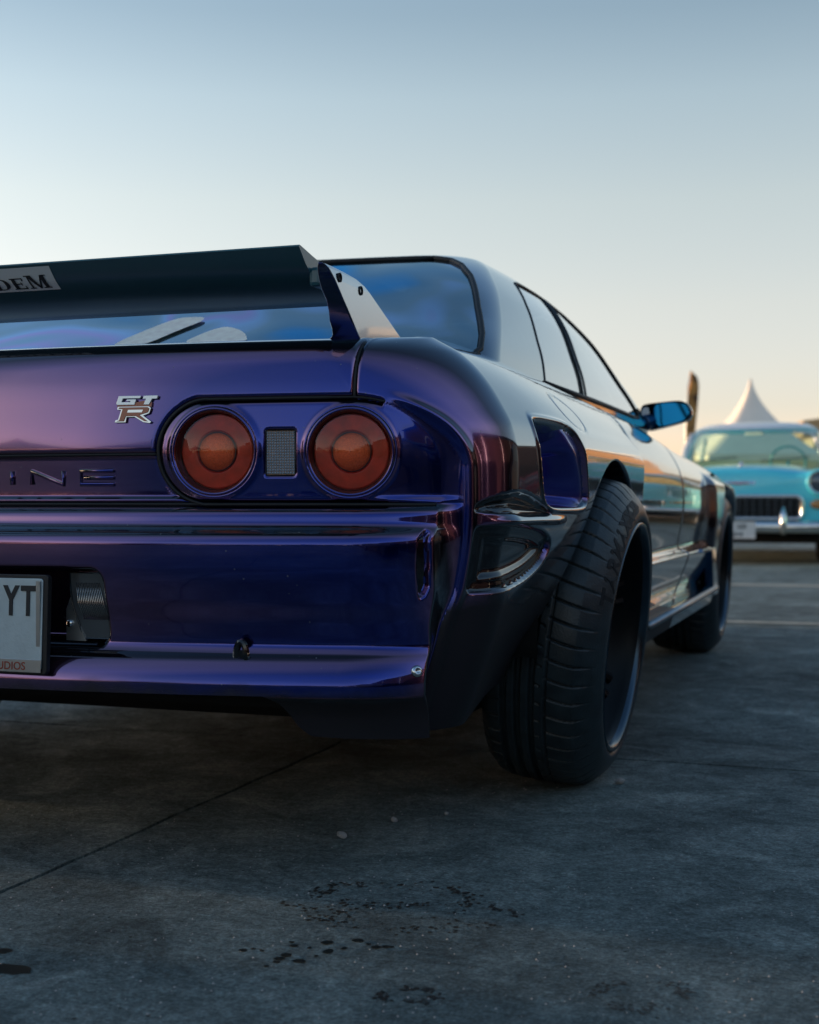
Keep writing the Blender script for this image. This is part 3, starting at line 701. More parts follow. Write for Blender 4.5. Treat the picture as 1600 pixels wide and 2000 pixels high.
for s_ in (1, -1):
    k = MB(); rr_ = dens([p for p in RG if p[0] > 0], 12, False); rr_ = [(0,.868)] + rr_[0:] + [(0,1.151)]
    k.tube([hs(a, z, .000, s_) for a, z in dens(rr_, 6, False)], .0060, 8)
    k.build('window_seal', M['seal'], car, True)
    k = MB()
    k.tube([hyz(y, z, -.001, s_) for y, z in dens(QW)], .0038, 6, True); k.tube([hyz(y, z, -.001, s_) for y, z in dens(DW)], .0042, 6, True)
    k.tube([hyz(y, z, .001, s_) for y, z in [(.05,.850),(.4,.848),(.8,.848),(1.2,.848),(1.6,.850)]], .006, 6)
    k.build('window_trim', M['seal'], car, True)
M['pale'] = mat('pale_sky_patch', (.95,.86,.74), .5, var=.12, vscale=60)  # flat colour for bright sky seen between the seats
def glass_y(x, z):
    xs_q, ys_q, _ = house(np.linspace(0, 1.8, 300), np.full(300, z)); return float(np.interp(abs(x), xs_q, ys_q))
for pts in ([(-.055,.905),(.030,.905),(.080,.945),(.110,.966),(.104,.977),(.045,.978),(.01,.958)], [(.110,.905),(.26,.905),(.24,.925),(.215,.938),(.178,.948),(.15,.938)]):  # pale shapes on the glass paint in sky seen through the cabin
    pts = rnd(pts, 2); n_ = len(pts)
    mobj('sky_patch', [(x, glass_y(x, z)-.004, z) for x, z in pts], [tuple(range(n_))], M['pale'], car, False)
# ceramic print round the inside of the rear window
frit = (fh(rg) < 0) & (fh(rg) > -1)
dist = np.minimum.reduce([np.abs(fh(GZ)-.868), np.abs(fh(GZ)-1.150)])
frit = rgc & ((dist < .012) | ((fh(GA) > 1.52) & (fh(poly_sdf(GA*.22, GZ, [(a*.22, z) for a, z in RG])) > -.022)))
hboth('window_print', frit, mat('black_print', (.01,.016,.022), .3, coat=.5), True, .006)
# cabin
M['cabin'] = mat('cabin_cloth', (.02,.021,.024), .8); M['beige'] = mat('pale_strap', (.80,.74,.66), .6, var=.1, vscale=40)
k = MB(); k.box((0,.6,.70), (1.36,2.3,.04)); k.box((0,-.34,.80), (1.3,.36,.02)); k.box((0,1.52,.80), (1.3,.30,.10)); k.build('cabin_floor', M['cabin'], car)
for x in (-.36, .36):
    st = empty('seat', parent=car)
    k = MB(); k.prism([(-.25,.62),(.25,.62),(.27,.85),(.22,.93),(.13,.98),(.12,1.05),(-.12,1.05),(-.13,.98),(-.22,.93),(-.27,.85)], axes((x,.72,0),(1,0,0),(0,.12,1),(0,1,-.12)), 0, .13); k.build('backrest', M['cabin'], st, bevel=.03)
k = MB(); k.tube([(x,.5,.78),(x,.38,.80)][:0] or [(-.52,1.40,.95),(-.2,1.45,.96)], .01); k.build('dash_rail', M['cabin'], car, True)
# deck, cowl and bonnet
top_pts = P0[:, -1, :]; sel = [i for i in range(0, nq, 6)] + [nq-1]
dv_, df_ = [], []
for i in sel:
    p = P[i, -1]
    for t in np.linspace(0, 1, 8):
        dv_.append((p[0]*(1-2*t), p[1], p[2] + (.018*(1-(1-2*t)**2) if p[1] > 0 else -.012*(1-(1-2*t)**2)) - .0005))
for i in range(len(sel)-1):
    for j in range(7): df_.append((i*8+j, (i+1)*8+j, (i+1)*8+j+1, i*8+j+1))
dv_ = np.array(dv_); df_ = np.array(df_); yc_ = dv_[df_][:, :, 1].mean(1)
fast_mesh('bonnet', dv_, df_[yc_ > 1.5], M['paint'], car); fast_mesh('rear_deck', dv_, df_[yc_ < -.42], M['paint'], car)
# underside
k = MB(); k.box((0,1.25,.20), (1.30,3.2,.08)); k.box((0,-.60,.31), (1.10,.56,.06)); k.box((0,-.60,.40), (1.24,.50,.28)); k.box((0,.95,.40), (1.5,1.0,.34)); k.box((0,0,.50),(1.0,.9,.22)); k.box((0,2.6,.50),(.9,1.4,.25)); k.box((0,3.2,.42),(1.2,.2,.3)); k.build('underbody', M['void'], car)
for s_ in (1, -1):
    for cy, cz in ((0,.325),(2.615,.325)):
        k = MB(); k.lathe([(.0003,-.16),(.33,-.16),(.385,-.10),(.385,.115)], axes((.72*s_, cy, cz), (0,1,0), (0,0,s_), (s_,0,0)), 40)
        k.v = [v if v[2] > .30 else (v[0], v[1], .30) for v in k.v]
        k.build('wheel_arch_liner', M['void'], car, True)
# exhaust
k = MB(); k.tube([(-.52,-.98,.27),(-.52,-.70,.27)], .05, 24, cap=False); k.build('exhaust_pipe', M['rimlip'], car, True)

# ------------------------------------------------- rear wing
wing = empty('rear_wing', parent=car)
prof = [(-.945,.976),(-.951,.9765),(-.9525,.974),(-.9445,.967),(-.9262,.951),(-.9000,.9355),(-.855,.920),(-.81,.912),(-.765,.911),(-.735,.918),(-.728,.930),(-.74,.941),(-.78,.951),(-.84,.959),(-.90,.968)]
k = MB(); n_ = len(prof); xsw = np.linspace(-.603, .603, 31)
vv = [(x, y, z) for x in xsw for (y, z) in prof]; ff = [(i*n_+j, (i+1)*n_+j, (i+1)*n_+(j+1) % n_, i*n_+(j+1) % n_) for i in range(30) for j in range(n_)]
ff += [tuple(range(n_))[::-1], tuple(range(30*n_, 31*n_))]
k.add(vv, ff); k.build('wing_blade', M['wing'], wing, True, auto=True)
def blade_pt(x, t, off=.0012):   # t 0..1 down the rear face
    q = [(-.9525,.974),(-.9445,.967),(-.9262,.951),(-.9000,.9355),(-.855,.920)]; L_ = np.linspace(0,1,5)
    ts = [0,.115,.36,.64,1.0]; y = np.interp(t, ts, [a for a, b in q]); z = np.interp(t, ts, [b for a, b in q])
    t2 = min(t+.02, 1.0); dy = np.interp(t2, ts, [a for a, b in q])-np.interp(t2-.04, ts, [a for a, b in q]); dz = np.interp(t2, ts, [b for a, b in q])-np.interp(t2-.04, ts, [b for a, b in q])
    nn = Vector((0, dz, -dy)).normalized(); nn = nn if nn.z < 0 else -nn
    return Vector((x, y, z)) + nn*off
M['sticker'] = mat('sticker_grey', (.80,.86,.88), .45); M['ink'] = mat('sticker_ink', (.01,.02,.025), .5)
T0, T1 = .05, .56
sv = [blade_pt(x + sh*(t-T0)/(T1-T0), t, .0010) for t in np.linspace(T0,T1,12) for x, sh in ((-.110,-.006),(.162,-.004))]
sf = [(2*i, 2*i+1, 2*i+3, 2*i+2) for i in range(11)]
mobj('sticker', sv, sf, M['sticker'], wing)
def serif(ch):
    """letters as quads on a unit-high grid; returns (quads, width)"""
    b = lambda x0, y0, x1, y1: [(x0,y0),(x1,y0),(x1,y1),(x0,y1)]
    s, w = .22, .07
    if ch == 'P': q = [b(.1,0,.1+s,1), b(0,0,.42,w), b(0,1-w,.5,1)] + arc(.45,.72,.28,.2,-90,90) + [b(.3,.44,.47,.52)]; W = .8
    elif ch == 'A': q = [[(.08,0),(.18,0),(.5,1),(.42,1)], [(.66,0),(.92,0),(.56,1),(.42,1)], b(.26,.28,.72,.36), b(0,0,.3,w), b(.58,0,1.0,w)]; W = 1.02
    elif ch == 'N': q = [b(.12,0,.22,1), b(.78,0,.88,1), [(.12,1),(.36,1),(.88,0),(.72,0)], b(0,0,.34,w), b(0,1-w,.3,1), b(.64,1-w,1,1)]; W = 1.05
    elif ch == 'D': q = [b(.1,0,.1+s,1), b(0,0,.5,w), b(0,1-w,.5,1)] + arc(.45,.5,.5,.24,-90,90); W = 1.02
    elif ch == 'E': q = [b(.1,0,.1+s,1), b(0,0,.78,w*1.3), b(0,1-w*1.3,.76,1), b(.3,.46,.6,.54), b(.7,0,.78,.28), b(.68,.74,.76,1), b(.56,.36,.62,.64)]; W = .86
    elif ch == 'M': q = [b(.14,0,.24,1), b(.94,0,.94+s,1), [(.14,1),(.40,1),(.70,.1),(.60,.0)], [(.60,0),(.70,0),(1.06,1),(.94,1)], b(0,0,.36,w), b(0,1-w,.3,1), b(.82,0,1.28,w), b(1.0,1-w,1.28,1)]; W = 1.3
    return q, W
def arc(cx, cy, r, t, a0, a1, n=10):
    o = []
    for i in range(n):
        A0, A1 = R(a0+(a1-a0)*i/n), R(a0+(a1-a0)*(i+1)/n)
        k0 = t*(.35+.65*abs(math.cos(A0))); k1 = t*(.35+.65*abs(math.cos(A1)))
        o.append([(cx+(r-k0)*math.cos(A0)*1.0, cy+(r-k0*.6)*math.sin(A0)), (cx+r*math.cos(A0), cy+r*math.sin(A0)), (cx+r*math.cos(A1), cy+r*math.sin(A1)), (cx+(r-k1)*math.cos(A1), cy+(r-k1*.6)*math.sin(A1))])
    return o
k = MB(); hgt = .30
def bt(X, Y, base=.60, scale=.026): return (X, base - Y*hgt)
xcur = -.059; total = sum(serif(c)[1]*1.0 for c in 'PANDEM') + 5*.06
unit = .206/total
for c in 'PANDEM':
    q, w_ = serif(c)
    big = 1.18 if c in 'PM' else 1.0
    for poly in q:
        a_, b_, c_, d_ = [Vector((p[0], p[1], 0)) for p in poly]; NS = 5; vq = []
        for t in range(NS+1):
            for e in (a_.lerp(d_, t/NS), b_.lerp(c_, t/NS)): vq.append(blade_pt(xcur + e.x*unit, .50 - e.y*.24*big, .0022))
        k.add(vq, [(2*t, 2*t+1, 2*t+3, 2*t+2) for t in range(NS)])
    xcur += (w_ + .06)*unit
k.build('sticker_lettering', M['ink'], wing)
v, f = text_mb('Racing Tradition', 1, 0, .028, 1.08)
xm = max(p[0] for p in v); xn = min(p[0] for p in v); kx = .112/(xm-xn)
mobj('sticker_lettering', [blade_pt(.040 + (p[0]-xm)*kx,   .175 - p[1]*.095, .0026) for p in v], f, M['ink'], wing, False)
for s_ in (1, -1):
    # end stand: plate with a swept rear edge and a foot that turns inwards
    lev = [(.830,.566,.652,-.806,-.510),(.838,.568,.652,-.816,-.530),(.842,.575,.652,-.820,-.540),(.847,.598,.652,-.826,-.556),(.853,.608,.652,-.834,-.572),(.862,.612,.652,-.846,-.596),(.872,.614,.652,-.860,-.624),(.886,.620,.652,-.879,-.663),(.900,.624,.652,-.899,-.702),(.914,.624,.652,-.918,-.741),(.926,.627,.652,-.935,-.774),(.934,.630,.651,-.946,-.797),(.940,.633,.650,-.955,-.830),(.9435,.637,.648,-.962,-.87),(.9455,.640,.646,-.968,-.92)]
    vv, ff = [], []
    for z, x0, x1, y0, y1 in lev: vv += [(x0*s_, y0, z), (x1*s_, y0+.002, z), (x1*s_, y1, z), (x0*s_, y1, z)]
    for i in range(len(lev)-1):
        for j in range(4): ff.append((i*4+j, i*4+(j+1) % 4, (i+1)*4+(j+1) % 4, (i+1)*4+j))
    ff += [(0,1,2,3), tuple(range(len(vv)-4, len(vv)))]
    k = MB(); k.add(vv, ff); so = k.build('wing_stand', M['stand'], wing, bevel=.0022, seg=3)
    for hy_, hz_ in ((-.911,.9305),(-.821,.924)):
        F = axes((.6525*s_ , hy_, hz_), (0,1,0), (0,0,s_), (s_,0,0))
        MB().lathe([(.0003,-.0035),(.0060,-.0035),(.0074,-.001),(.0074,.0012),(.0060,.0014)], F, 24).build('bolt_hole', M['seal'], wing, True)
    MB().box((.610*s_, -.85, .935), (.020,.12,.03)).build('wing_mount', M['wing'], wing, bevel=.006)

# ------------------------------------------------- wheels
def tyre_mesh(name, Rt, wid, parent, m):
    """wheel axis = local z (outer face at +wid/2), tread with grooves cut in"""
    na = 1200; hw = wid/2
    # profile from outer bead over the tread to the inner bead: (radius, height), with tread flag = distance from the outer shoulder
    prof = [(.237, hw-.022),(.243, hw-.006),(.249, hw-.001),(.256, hw+.000),(.268, hw-.004),(.281, hw-.0115),(.293, hw-.021),(.302, hw-.030),(.309, hw-.037)]
    tw = wid - .066; ns = 86
    for i in range(ns+1):
        t = i/ns; w = t*tw; h = hw-.046 - w
        rr = Rt - .009*abs(2*t-1)**4
        if i == 0: rr -= .001
        prof.append((rr, h))
    prof += [(.30,-hw+.004),(.27,-hw-.004),(.24,-hw+.012)]
    n = len(prof); pr = np.array(prof)
    ang = np.linspace(0, 2*np.pi, na, endpoint=False)
    rr = np.tile(pr[:, 0], (na, 1)); hh = np.tile(pr[:, 1], (na, 1)); AN = np.tile(ang[:, None], (1, n))
    wpos = (hw-.046) - hh; tread = np.zeros(n, bool); tread[9:9+ns+1] = True; tr = np.tile(tread, (na, 1))
    arcl = AN*Rt
    d = np.zeros_like(rr)
    for wc, wd, dp in ((.054,.0026,.006),(.082,.0070,.012),(.110,.0072,.012),(.138,.0070,.012),(.190,.004,.006)):
        d = np.maximum(d, dp*sst(wd, wd*.55, np.abs(wpos-wc)*1.0))
    def lateral(period, w0, w1, skew, gw, dp, phase=0, curve=0):
        u = arcl + skew*wpos + curve*(wpos-w0)**2 + phase
        q = np.abs((u/period) % 1 - .5)*period; q = period/2 - q
        return dp*sst(gw, gw*.45, q)*sst(w0-.001, w0+.001, wpos)*sst(w1+.001, w1-.001, wpos)
    per = 2*np.pi*Rt/52
    d = np.maximum(d, lateral(per, -.010, .058, .10, .0028, .0075, 0, 1.6))
    d = np.maximum(d, lateral(per, .064, .088, .35, .0020, .005, .012))
    d = np.maximum(d, lateral(per, .146, wid, -.1, .0028, .006, .006))
    rr = rr - np.where(tr, d, 0)
    sh = (~tr) & (hh > hw-.04) & (hh < hw-.024) & (rr > .299); rr = rr - np.where(sh, lateral(per, -.03, .0, .10, .0026, .004)*1.0, 0)
    V = np.stack([rr*np.cos(AN), rr*np.sin(AN), hh], -1).reshape(-1, 3)
    i, j = np.meshgrid(np.arange(na), np.arange(n-1), indexing='ij'); b = (i*n+j).ravel(); c = (((i+1) % na)*n+j).ravel()
    return fast_mesh(name, V, np.stack([b, c, c+1, b+1], 1), m, parent)
def side_text(txt, r, h, a_mid, off, hz, parent, m, name='lettering', spread=1.0, wk=1.0):
    v, f = text_mb(txt, 1, .5, off, spread)
    ys_ = [p[1] for p in v]; kk = h/(max(ys_)-min(ys_)); y0 = min(ys_); vv = []
    for p in v:
        rad = r + (p[1]-y0)*kk; an = a_mid - p[0]*kk*wk/r    # read clockwise seen from outside
        vv.append((rad*math.cos(an), rad*math.sin(an), hz(rad) + (p[2]+.5)*.0010))
    return mobj(name, vv, f, m, parent, False)
def make_wheel(loc, wid, camber, s_, toe=0, full=True):
    w = empty('wheel', parent=car)
    # local z = outwards, local x = forwards
    cz = R(camber)
    zax = Vector((math.cos(cz)*s_, 0, -math.sin(cz)))    # negative camber: outer face looks slightly down
    xax = Vector((0, 1, 0)); yax = zax.cross(xax)
    if s_ < 0: pass
    w.matrix_world = axes(loc, xax, yax, zax) @ Matrix.Rotation(R(toe), 4, 'Y')
    hw = wid/2
    tyre_mesh('tyre', .325, wid, w, M['tyre'])
    hz = lambda r: hw + float(np.interp(r, [.249,.256,.268,.281,.293,.302], [-.001,0,-.004,-.0115,-.021,-.030])) + .0004
    return w, hw, hz
ID = Matrix.Identity(4)
def dress_wheel(w, hw, hz, up, letters=True):
    """up: +1 when local y points up"""
    I = ID
    MB().lathe([(.2385,hw-.020),(.2425,hw-.006),(.2400,hw+.000),(.2330,hw-.002),(.2290,hw-.010),(.2270,hw-.016)], I, 96).build('rim_lip', M['rimlip'], w, True)
    MB().lathe([(.2270,hw-.016),(.2200,hw-.030),(.2185,hw-.060),(.2120,hw-.066),(.2105,hw-.110),(.2040,hw-.118),(.2025,hw-.150),(.198,hw-.155),(.197,-hw+.02),(.235,-hw)], I, 96).build('rim_barrel', M['rim'], w, True)
    k = MB()
    for i in range(6):
        an = 2*math.pi*i/6 + .35
        for da in (-.10, .10):
            d0 = Vector((math.cos(an+da*.5), math.sin(an+da*.5), 0)); d1 = Vector((math.cos(an+da), math.sin(an+da), 0))
            k.tube([d0*.045 + Vector((0,0,hw-.118)), d0*.11 + Vector((0,0,hw-.112)), d1*.190 + Vector((0,0,hw-.085)), d1*.216 + Vector((0,0,hw-.062))], [.015,.012,.011,.013], 8)
    k.lathe([(.0003,hw-.090),(.030,hw-.090),(.036,hw-.098),(.065,hw-.108),(.072,hw-.165)], I, 40)
    k.build('spokes', M['rim'], w, True, auto=True)
    MB().lathe([(.0003,hw-.165),(.165,hw-.165),(.165,hw-.19),(.0003,hw-.19)], I, 48).build('brake_disc', M['rimlip'], w, True, auto=True)
    if letters:
        # rear of the wheel is local -x; letters run from the rear upwards, tops outwards
        side_text('TARMAXX', .2620, .0300, R(180) - up*0 - R(44)*1.0 if up > 0 else R(180)+R(44), .03, hz, w, M['tyre_print'], 'lettering', 1.05, 1.25)
        k = MB()
        for a0 in (113, 100):    # arrow blocks above the name
            for t in range(2):
                pts = [(a0+6,.266),(a0-1,.266),(a0-5,.276),(a0+0,.291),(a0+4,.291),(a0+1,.279)]
                a_ = [R(q[0]*1.0 + t*5) for q in pts]
                k.add([(pts[i][1]*math.cos(a_[i]), pts[i][1]*math.sin(a_[i])*(1 if up > 0 else -1), hz(pts[i][1])+.0006) for i in range(6)], [(0,1,2,5),(5,2,3,4)])
        k.build('arrow_mark', M['tyre_print'], w)
for s_ in (1, -1):
    for loc, wid, cam_, let in (((.824 if s_ > 0 else .865,0,.3205), .236, 6.5, s_ > 0), ((.755,2.615,.3225), .265, 3.5, False)):
        w, hw, hz = make_wheel((loc[0]*s_, loc[1], loc[2]), wid, cam_, s_)
        up = 1 if (w.matrix_world.to_3x3() @ Vector((0,1,0))).z > 0 else -1
        dress_wheel(w, hw, hz, up, let)

# ------------------------------------------------- door mirrors
M['mirror_shell'] = mat('mirror_blue', (.004,.05,.13), .3, .3, 1)
M['mirror_face'] = mat('mirror_glass', (.012,.20,.46), .04, 1)
for s_ in (1, -1):
    mr = empty('door_mirror', parent=car)
    def outl(k_, cx=.788, cz=.885):
        k_ = k_*.82
        pts = [(-.105,-.052),(-.112,-.02),(-.100,.028),(-.085,.040),(.03,.050),(.06,.050),(.090,.038),(.106,.010),(.104,-.015),(.085,-.033),(.02,-.052),(-.08,-.075)]
        pts = rnd(pts, 2)
        return [(cx + x*k_, cz + z*k_) for x, z in pts]
    layers = [(1.635,.90),(1.628,.98),(1.640,1.0),(1.68,.97),(1.72,.85),(1.75,.62),(1.762,.3)]
    vv, ff = [], []; o_ = outl(1); n_ = len(o_)
    for y, k_ in layers: vv += [(x*s_, y, z) for x, z in outl(k_)]
    for i in range(len(layers)-1):
        for j in range(n_): ff.append((i*n_+j, i*n_+(j+1) % n_, (i+1)*n_+(j+1) % n_, (i+1)*n_+j))
    ff.append(tuple(range((len(layers)-1)*n_, len(layers)*n_)))
    k = MB(); k.add(vv, ff); k.build('mirror_housing', M['mirror_shell'], mr, True, auto=True)
    g_ = [((x*.82+.788)*s_, 1.6255, z*.82+.885) for x, z in rnd([(-.035,-.054),(-.05,.036),(.03,.043),(.085,.032),(.098,.004),(.078,-.028),(.015,-.047)], 2)]
    k = MB(); k.add(g_, [tuple(range(len(g_)))]); k.build('mirror_glass', M['mirror_face'], mr)
    k = MB(); k.add([(x*s_, 1.6250, z) for x, z in rnd([(.712,.855),(.710,.902),(.734,.908),(.738,.862)], 2)], [tuple(range(16))]); k.build('mirror_hole', mat('pale_inlay', (.75,.72,.68), .4), mr)
    k = MB(); k.prism([(1.45,.835),(1.60,.832),(1.66,.85),(1.64,.875),(1.55,.885),(1.49,.90)], axes((.690*s_,0,0),(0,1,0),(0,0,1),(1,0,0)), 0, .03*s_)
    k.tube([(.715*s_,1.60,.850),(.745*s_,1.655,.862)], [.03,.026], 12); k.build('mirror_arm', M['mirror_shell'], mr, bevel=.006)
# canards on the front flare and the sill bar
for s_ in (1, -1):
    k = MB(); k.tube([(.905*s_,.50,.285),(.912*s_,1.2,.288),(.912*s_,2.0,.290)], .010, 10); k.build('sill_bar', M['alu'], car, True)
    k = MB(); k.prism([(2.05,.26),(2.20,.26),(2.10,.43),(1.72,.435),(1.70,.425),(2.0,.42)], axes((.87*s_,0,0),(0,1,0),(0,0,1),(1,0,0)), 0, .03*s_); k.build('flare_winglet', M['stand'], car, bevel=.003)
# ================================================================= ground
def concrete(name):
    m = mat(name, (.1,.1,.1), .6, spec=.28); nt = m.node_tree; b = nt.nodes['Principled BSDF']; L = nt.links
    tc = nt.nodes.new('ShaderNodeTexCoord'); geo = nt.nodes.new('ShaderNodeNewGeometry'); oi = nt.nodes.new('ShaderNodeObjectInfo')
    def noise(sc_, det, vec=None, dist=0, rough=.6):
        n = nt.nodes.new('ShaderNodeTexNoise'); n.inputs['Scale'].default_value = sc_; n.inputs['Detail'].default_value = det; n.inputs['Distortion'].default_value = dist; n.inputs['Roughness'].default_value = rough
        L.new(vec or geo.outputs['Position'], n.inputs['Vector']); return n
    def mapr(src, a, b_, c, d):
        q = nt.nodes.new('ShaderNodeMapRange'); q.inputs['From Min'].default_value = a; q.inputs['From Max'].default_value = b_; q.inputs['To Min'].default_value = c; q.inputs['To Max'].default_value = d
        L.new(src, q.inputs['Value']); return q.outputs[0]
    def mth(op, a, b_):
        q = nt.nodes.new('ShaderNodeMath'); q.operation = op
        for i, s in enumerate((a, b_)):
            if isinstance(s, (int, float)): q.inputs[i].default_value = s
            else: L.new(s, q.inputs[i])
        return q.outputs[0]
    mp = nt.nodes.new('ShaderNodeMapping'); mp.inputs['Scale'].default_value = (9, 90, 9); mp.inputs['Rotation'].default_value = (0,0,.25); L.new(geo.outputs['Position'], mp.inputs[0])
    big = noise(.8, 6); mid = noise(6, 12, dist=.8, rough=.72); fine = noise(55, 10, rough=.75); speck = noise(170, 4, rough=.7); streak = noise(1, 5, mp.outputs[0], .6)
    r = nt.nodes.new('ShaderNodeValToRGB')
    v = mth('ADD', mth('MULTIPLY', big.outputs['Fac'], .45), mth('ADD', mth('MULTIPLY', mid.outputs['Fac'], .47), mth('MULTIPLY', streak.outputs['Fac'], .08)))
    L.new(v, r.inputs[0]); ramp_set(r, [(.36,(.045,.058,.056)),(.46,(.110,.140,.134)),(.54,(.190,.236,.222)),(.64,(.36,.41,.38))])
    # worn flecks of pale aggregate and dark pits
    vor = nt.nodes.new('ShaderNodeTexVoronoi'); vor.inputs['Scale'].default_value = 38; L.new(geo.outputs['Position'], vor.inputs['Vector'])
    pit = mapr(vor.outputs['Distance'], .06, .12, 1, 0)
    sel = mapr(noise(7, 2).outputs['Fac'], .52, .60, 0, 1)
    pitm = mth('MULTIPLY', pit, sel)
    mx = nt.nodes.new('ShaderNodeMix'); mx.data_type = 'RGBA'; mx.blend_type = 'MULTIPLY'; mx.inputs[0].default_value = 1
    L.new(r.outputs[0], mx.inputs[6]); 
    fl = mth('SUBTRACT', mapr(fine.outputs['Fac'], .36, .64, .58, 1.40), mth('MULTIPLY', pitm, .7))
    fl2 = mth('MULTIPLY', fl, mapr(speck.outputs['Fac'], .42, .62, .70, 1.32))
    cb = nt.nodes.new('ShaderNodeCombineColor'); [L.new(fl2, cb.inputs[i]) for i in range(3)]
    L.new(cb.outputs[0], mx.inputs[7]); L.new(mx.outputs[2], b.inputs['Base Color'])
    L.new(mapr(mid.outputs['Fac'], .35, .7, .88, .55), b.inputs['Roughness'])
    h = mth('ADD', mth('MULTIPLY', fine.outputs['Fac'], .8), mth('ADD', mth('MULTIPLY', streak.outputs['Fac'], .3), mth('MULTIPLY', speck.outputs['Fac'], .35)))
    h = mth('SUBTRACT', h, mth('MULTIPLY', pitm, .8))
    bpn = nt.nodes.new('ShaderNodeBump'); bpn.inputs['Strength'].default_value = .8; bpn.inputs['Distance'].default_value = .009
    L.new(h, bpn.inputs['Height']); L.new(bpn.outputs[0], b.inputs['Normal'])
    return m
M['concrete'] = concrete('stained_concrete')
M['base'] = mat('dark_subgrade', (.02,.022,.023), .9)
gr = tag(mobj('ground', [(-900,-900,-.02),(900,-900,-.02),(900,900,-.02),(-900,900,-.02)], [(0,1,2,3)], M['base']), kind='structure')
far = tag(mobj('pavement', [(-60,-44,-.006),(60,-44,-.006),(60,120,-.006),(-60,120,-.006)], [(0,1,2,3)], M['concrete']), kind='structure')
# the slabs: one outline with slightly ragged edges per column and row
far.location.z = -.004
slab = tag(empty('concrete_paving'), kind='structure')
X0, DX, Y0, DY = .186, 3.9, .252, 3.66
bxs = {}
def edge(i, j, vert):
    """jittered points of the joint line between slabs, shared in shape by its two neighbours"""
    key = (i, j, vert)
    if key not in bxs:
        rg_ = random.Random(hash(key) & 0xffff); n = 44 if (abs(i) <= 1 and abs(j) <= 1) else 6
        amp = .0060 if vert else .0030; w = 0; o = []
        for t in range(n+1):
            w = w*.75 + rg_.uniform(-amp, amp); o.append((t/n, 0 if t in (0, n) else w))
        bxs[key] = o
    return bxs[key]
for i in range(-6, 7):
    for j in range(-4, 11):
        x0, x1 = X0 + i*DX, X0 + (i+1)*DX; y0, y1 = Y0 + j*DY, Y0 + (j+1)*DY; gp = .0052
        p = [(x0 + t*DX, y0 + gp + w) for t, w in edge(i, j, 0)][:-1] + [(x1 - gp + w, y0 + t*DY) for t, w in edge(i+1, j, 1)][:-1] \
          + [(x0 + t*DX, y1 - gp + w) for t, w in edge(i, j+1, 0)][::-1][:-1] + [(x0 + gp + w, y0 + t*DY) for t, w in edge(i, j, 1)][::-1][:-1]
        n = len(p); mobj('slab', [(x, y, 0) for x, y in p] + [(x, y, -.009) for x, y in p], [tuple(range(n))] + [(q, n+q, n+(q+1) % n, (q+1) % n) for q in range(n)], M['concrete'], slab, False)
M['line'] = mat('worn_road_paint', (.50,.44,.33), .6, var=.35, vscale=9)
tag(mobj('painted_line', [(-8,7.02,.004),(14,7.02,.004),(14,7.22,.004),(-8,7.22,.004)], [(0,1,2,3)], M['line']), kind='structure')
tag(mobj('painted_line', [(-8,3.93,.004),(14,3.93,.004),(14,4.03,.004),(-8,4.03,.004)], [(0,1,2,3)], M['line']), kind='structure')
# wet drips, a dried splash ring, pebbles
M['wet'] = mat('oil_wet', (.022,.026,.024), .30); M['ring'] = mat('dried_mud', (.022,.022,.020), .5, bump=.6)
def blob(cx, cy, rx, ry, h, seed, n=18):
    rg_ = random.Random(seed); return [(cx + rx*math.cos(2*math.pi*i/n)*rg_.uniform(.7,1.15), cy + ry*math.sin(2*math.pi*i/n)*rg_.uniform(.7,1.15), h) for i in range(n)]
k = MB()
def gpx(u, v):
    kx, kz = (u-800)/2605, (v-985)/2605; t = .585/kz
    return 1.41 + (-math.sin(R(TH)) + kx*math.cos(R(TH)))*t, -2.8 + (math.cos(R(TH)) + kx*math.sin(R(TH)))*t
spots = [(475,1857,9,3),(495,1854,6,2),(512,1858,5,2),(560,1866,12,4),(575,1848,9,3),(545,1873,12,4),(585,1878,14,4),(640,1842,13,5),(642,1859,12,5),(700,1838,14,4),(735,1851,10,4),(753,1850,8,3),(672,1853,7,3),(605,1852,5,2),(570,1841,6,2),(540,1880,8,2),(20,1893,52,10),(8,1858,16,6),(720,1845,6,2),(765,1850,6,2),(520,1888,6,2),(618,1868,5,2)]
for i, (u, v, ru, rv) in enumerate(spots):
    x, y = gpx(u, v); sc_ = .585/(v-985)
    pts = blob(x, y, ru*sc_, rv*sc_*2.7, .0012, i); k.add(pts, [tuple(range(len(pts)))])
tag(k.build('wet_drips', M['wet']), kind='stuff')
k = MB(); rg_ = random.Random(4)
for cu, cv, ru, rv in ((745,1765,175,38),(760,1748,150,20),(830,1790,190,25),(1250,1945,90,26),(800,1945,60,12)):
    for i in range(260):
        a = 2*math.pi*i/260
        if math.sin(a*3+cu) > .45 or rg_.random() < .25: continue
        wob = 1 + .10*math.sin(5*a+cu) + .06*math.sin(11*a+cv)
        u, v = cu + ru*wob*math.cos(a), cv + rv*wob*math.sin(a)
        if v > 1995: continue
        x, y = gpx(u + rg_.gauss(0,9), v + rg_.gauss(0,3.5)); sc_ = .585/(v-985); q = rg_.uniform(.6,3.2)*sc_
        pts = blob(x, y, q*1.8, q*1.6, .0009 + .0004*rg_.random(), i+cu, 9); k.add(pts, [tuple(range(9))])
tag(k.build('dried_splash_marks', M['ring']), kind='stuff')
M['pebble'] = mat('pebble_stone', (.42,.40,.38), .7, bump=.5)
pebs = [(668,1636,11,'pale tilted pebble on the concrete between the crack and the rear tyre, the largest'),(770,1605,8,'pale pebble on the concrete, farther right beyond the largest pebble'),(872,1592,6,'tiny pale pebble on the concrete, third one before the rear tyre'),(1211,1531,10,'pale stone lying just in front of the right rear tyre'),(648,1722,3,'tiny white chip near the dried splash stain')]
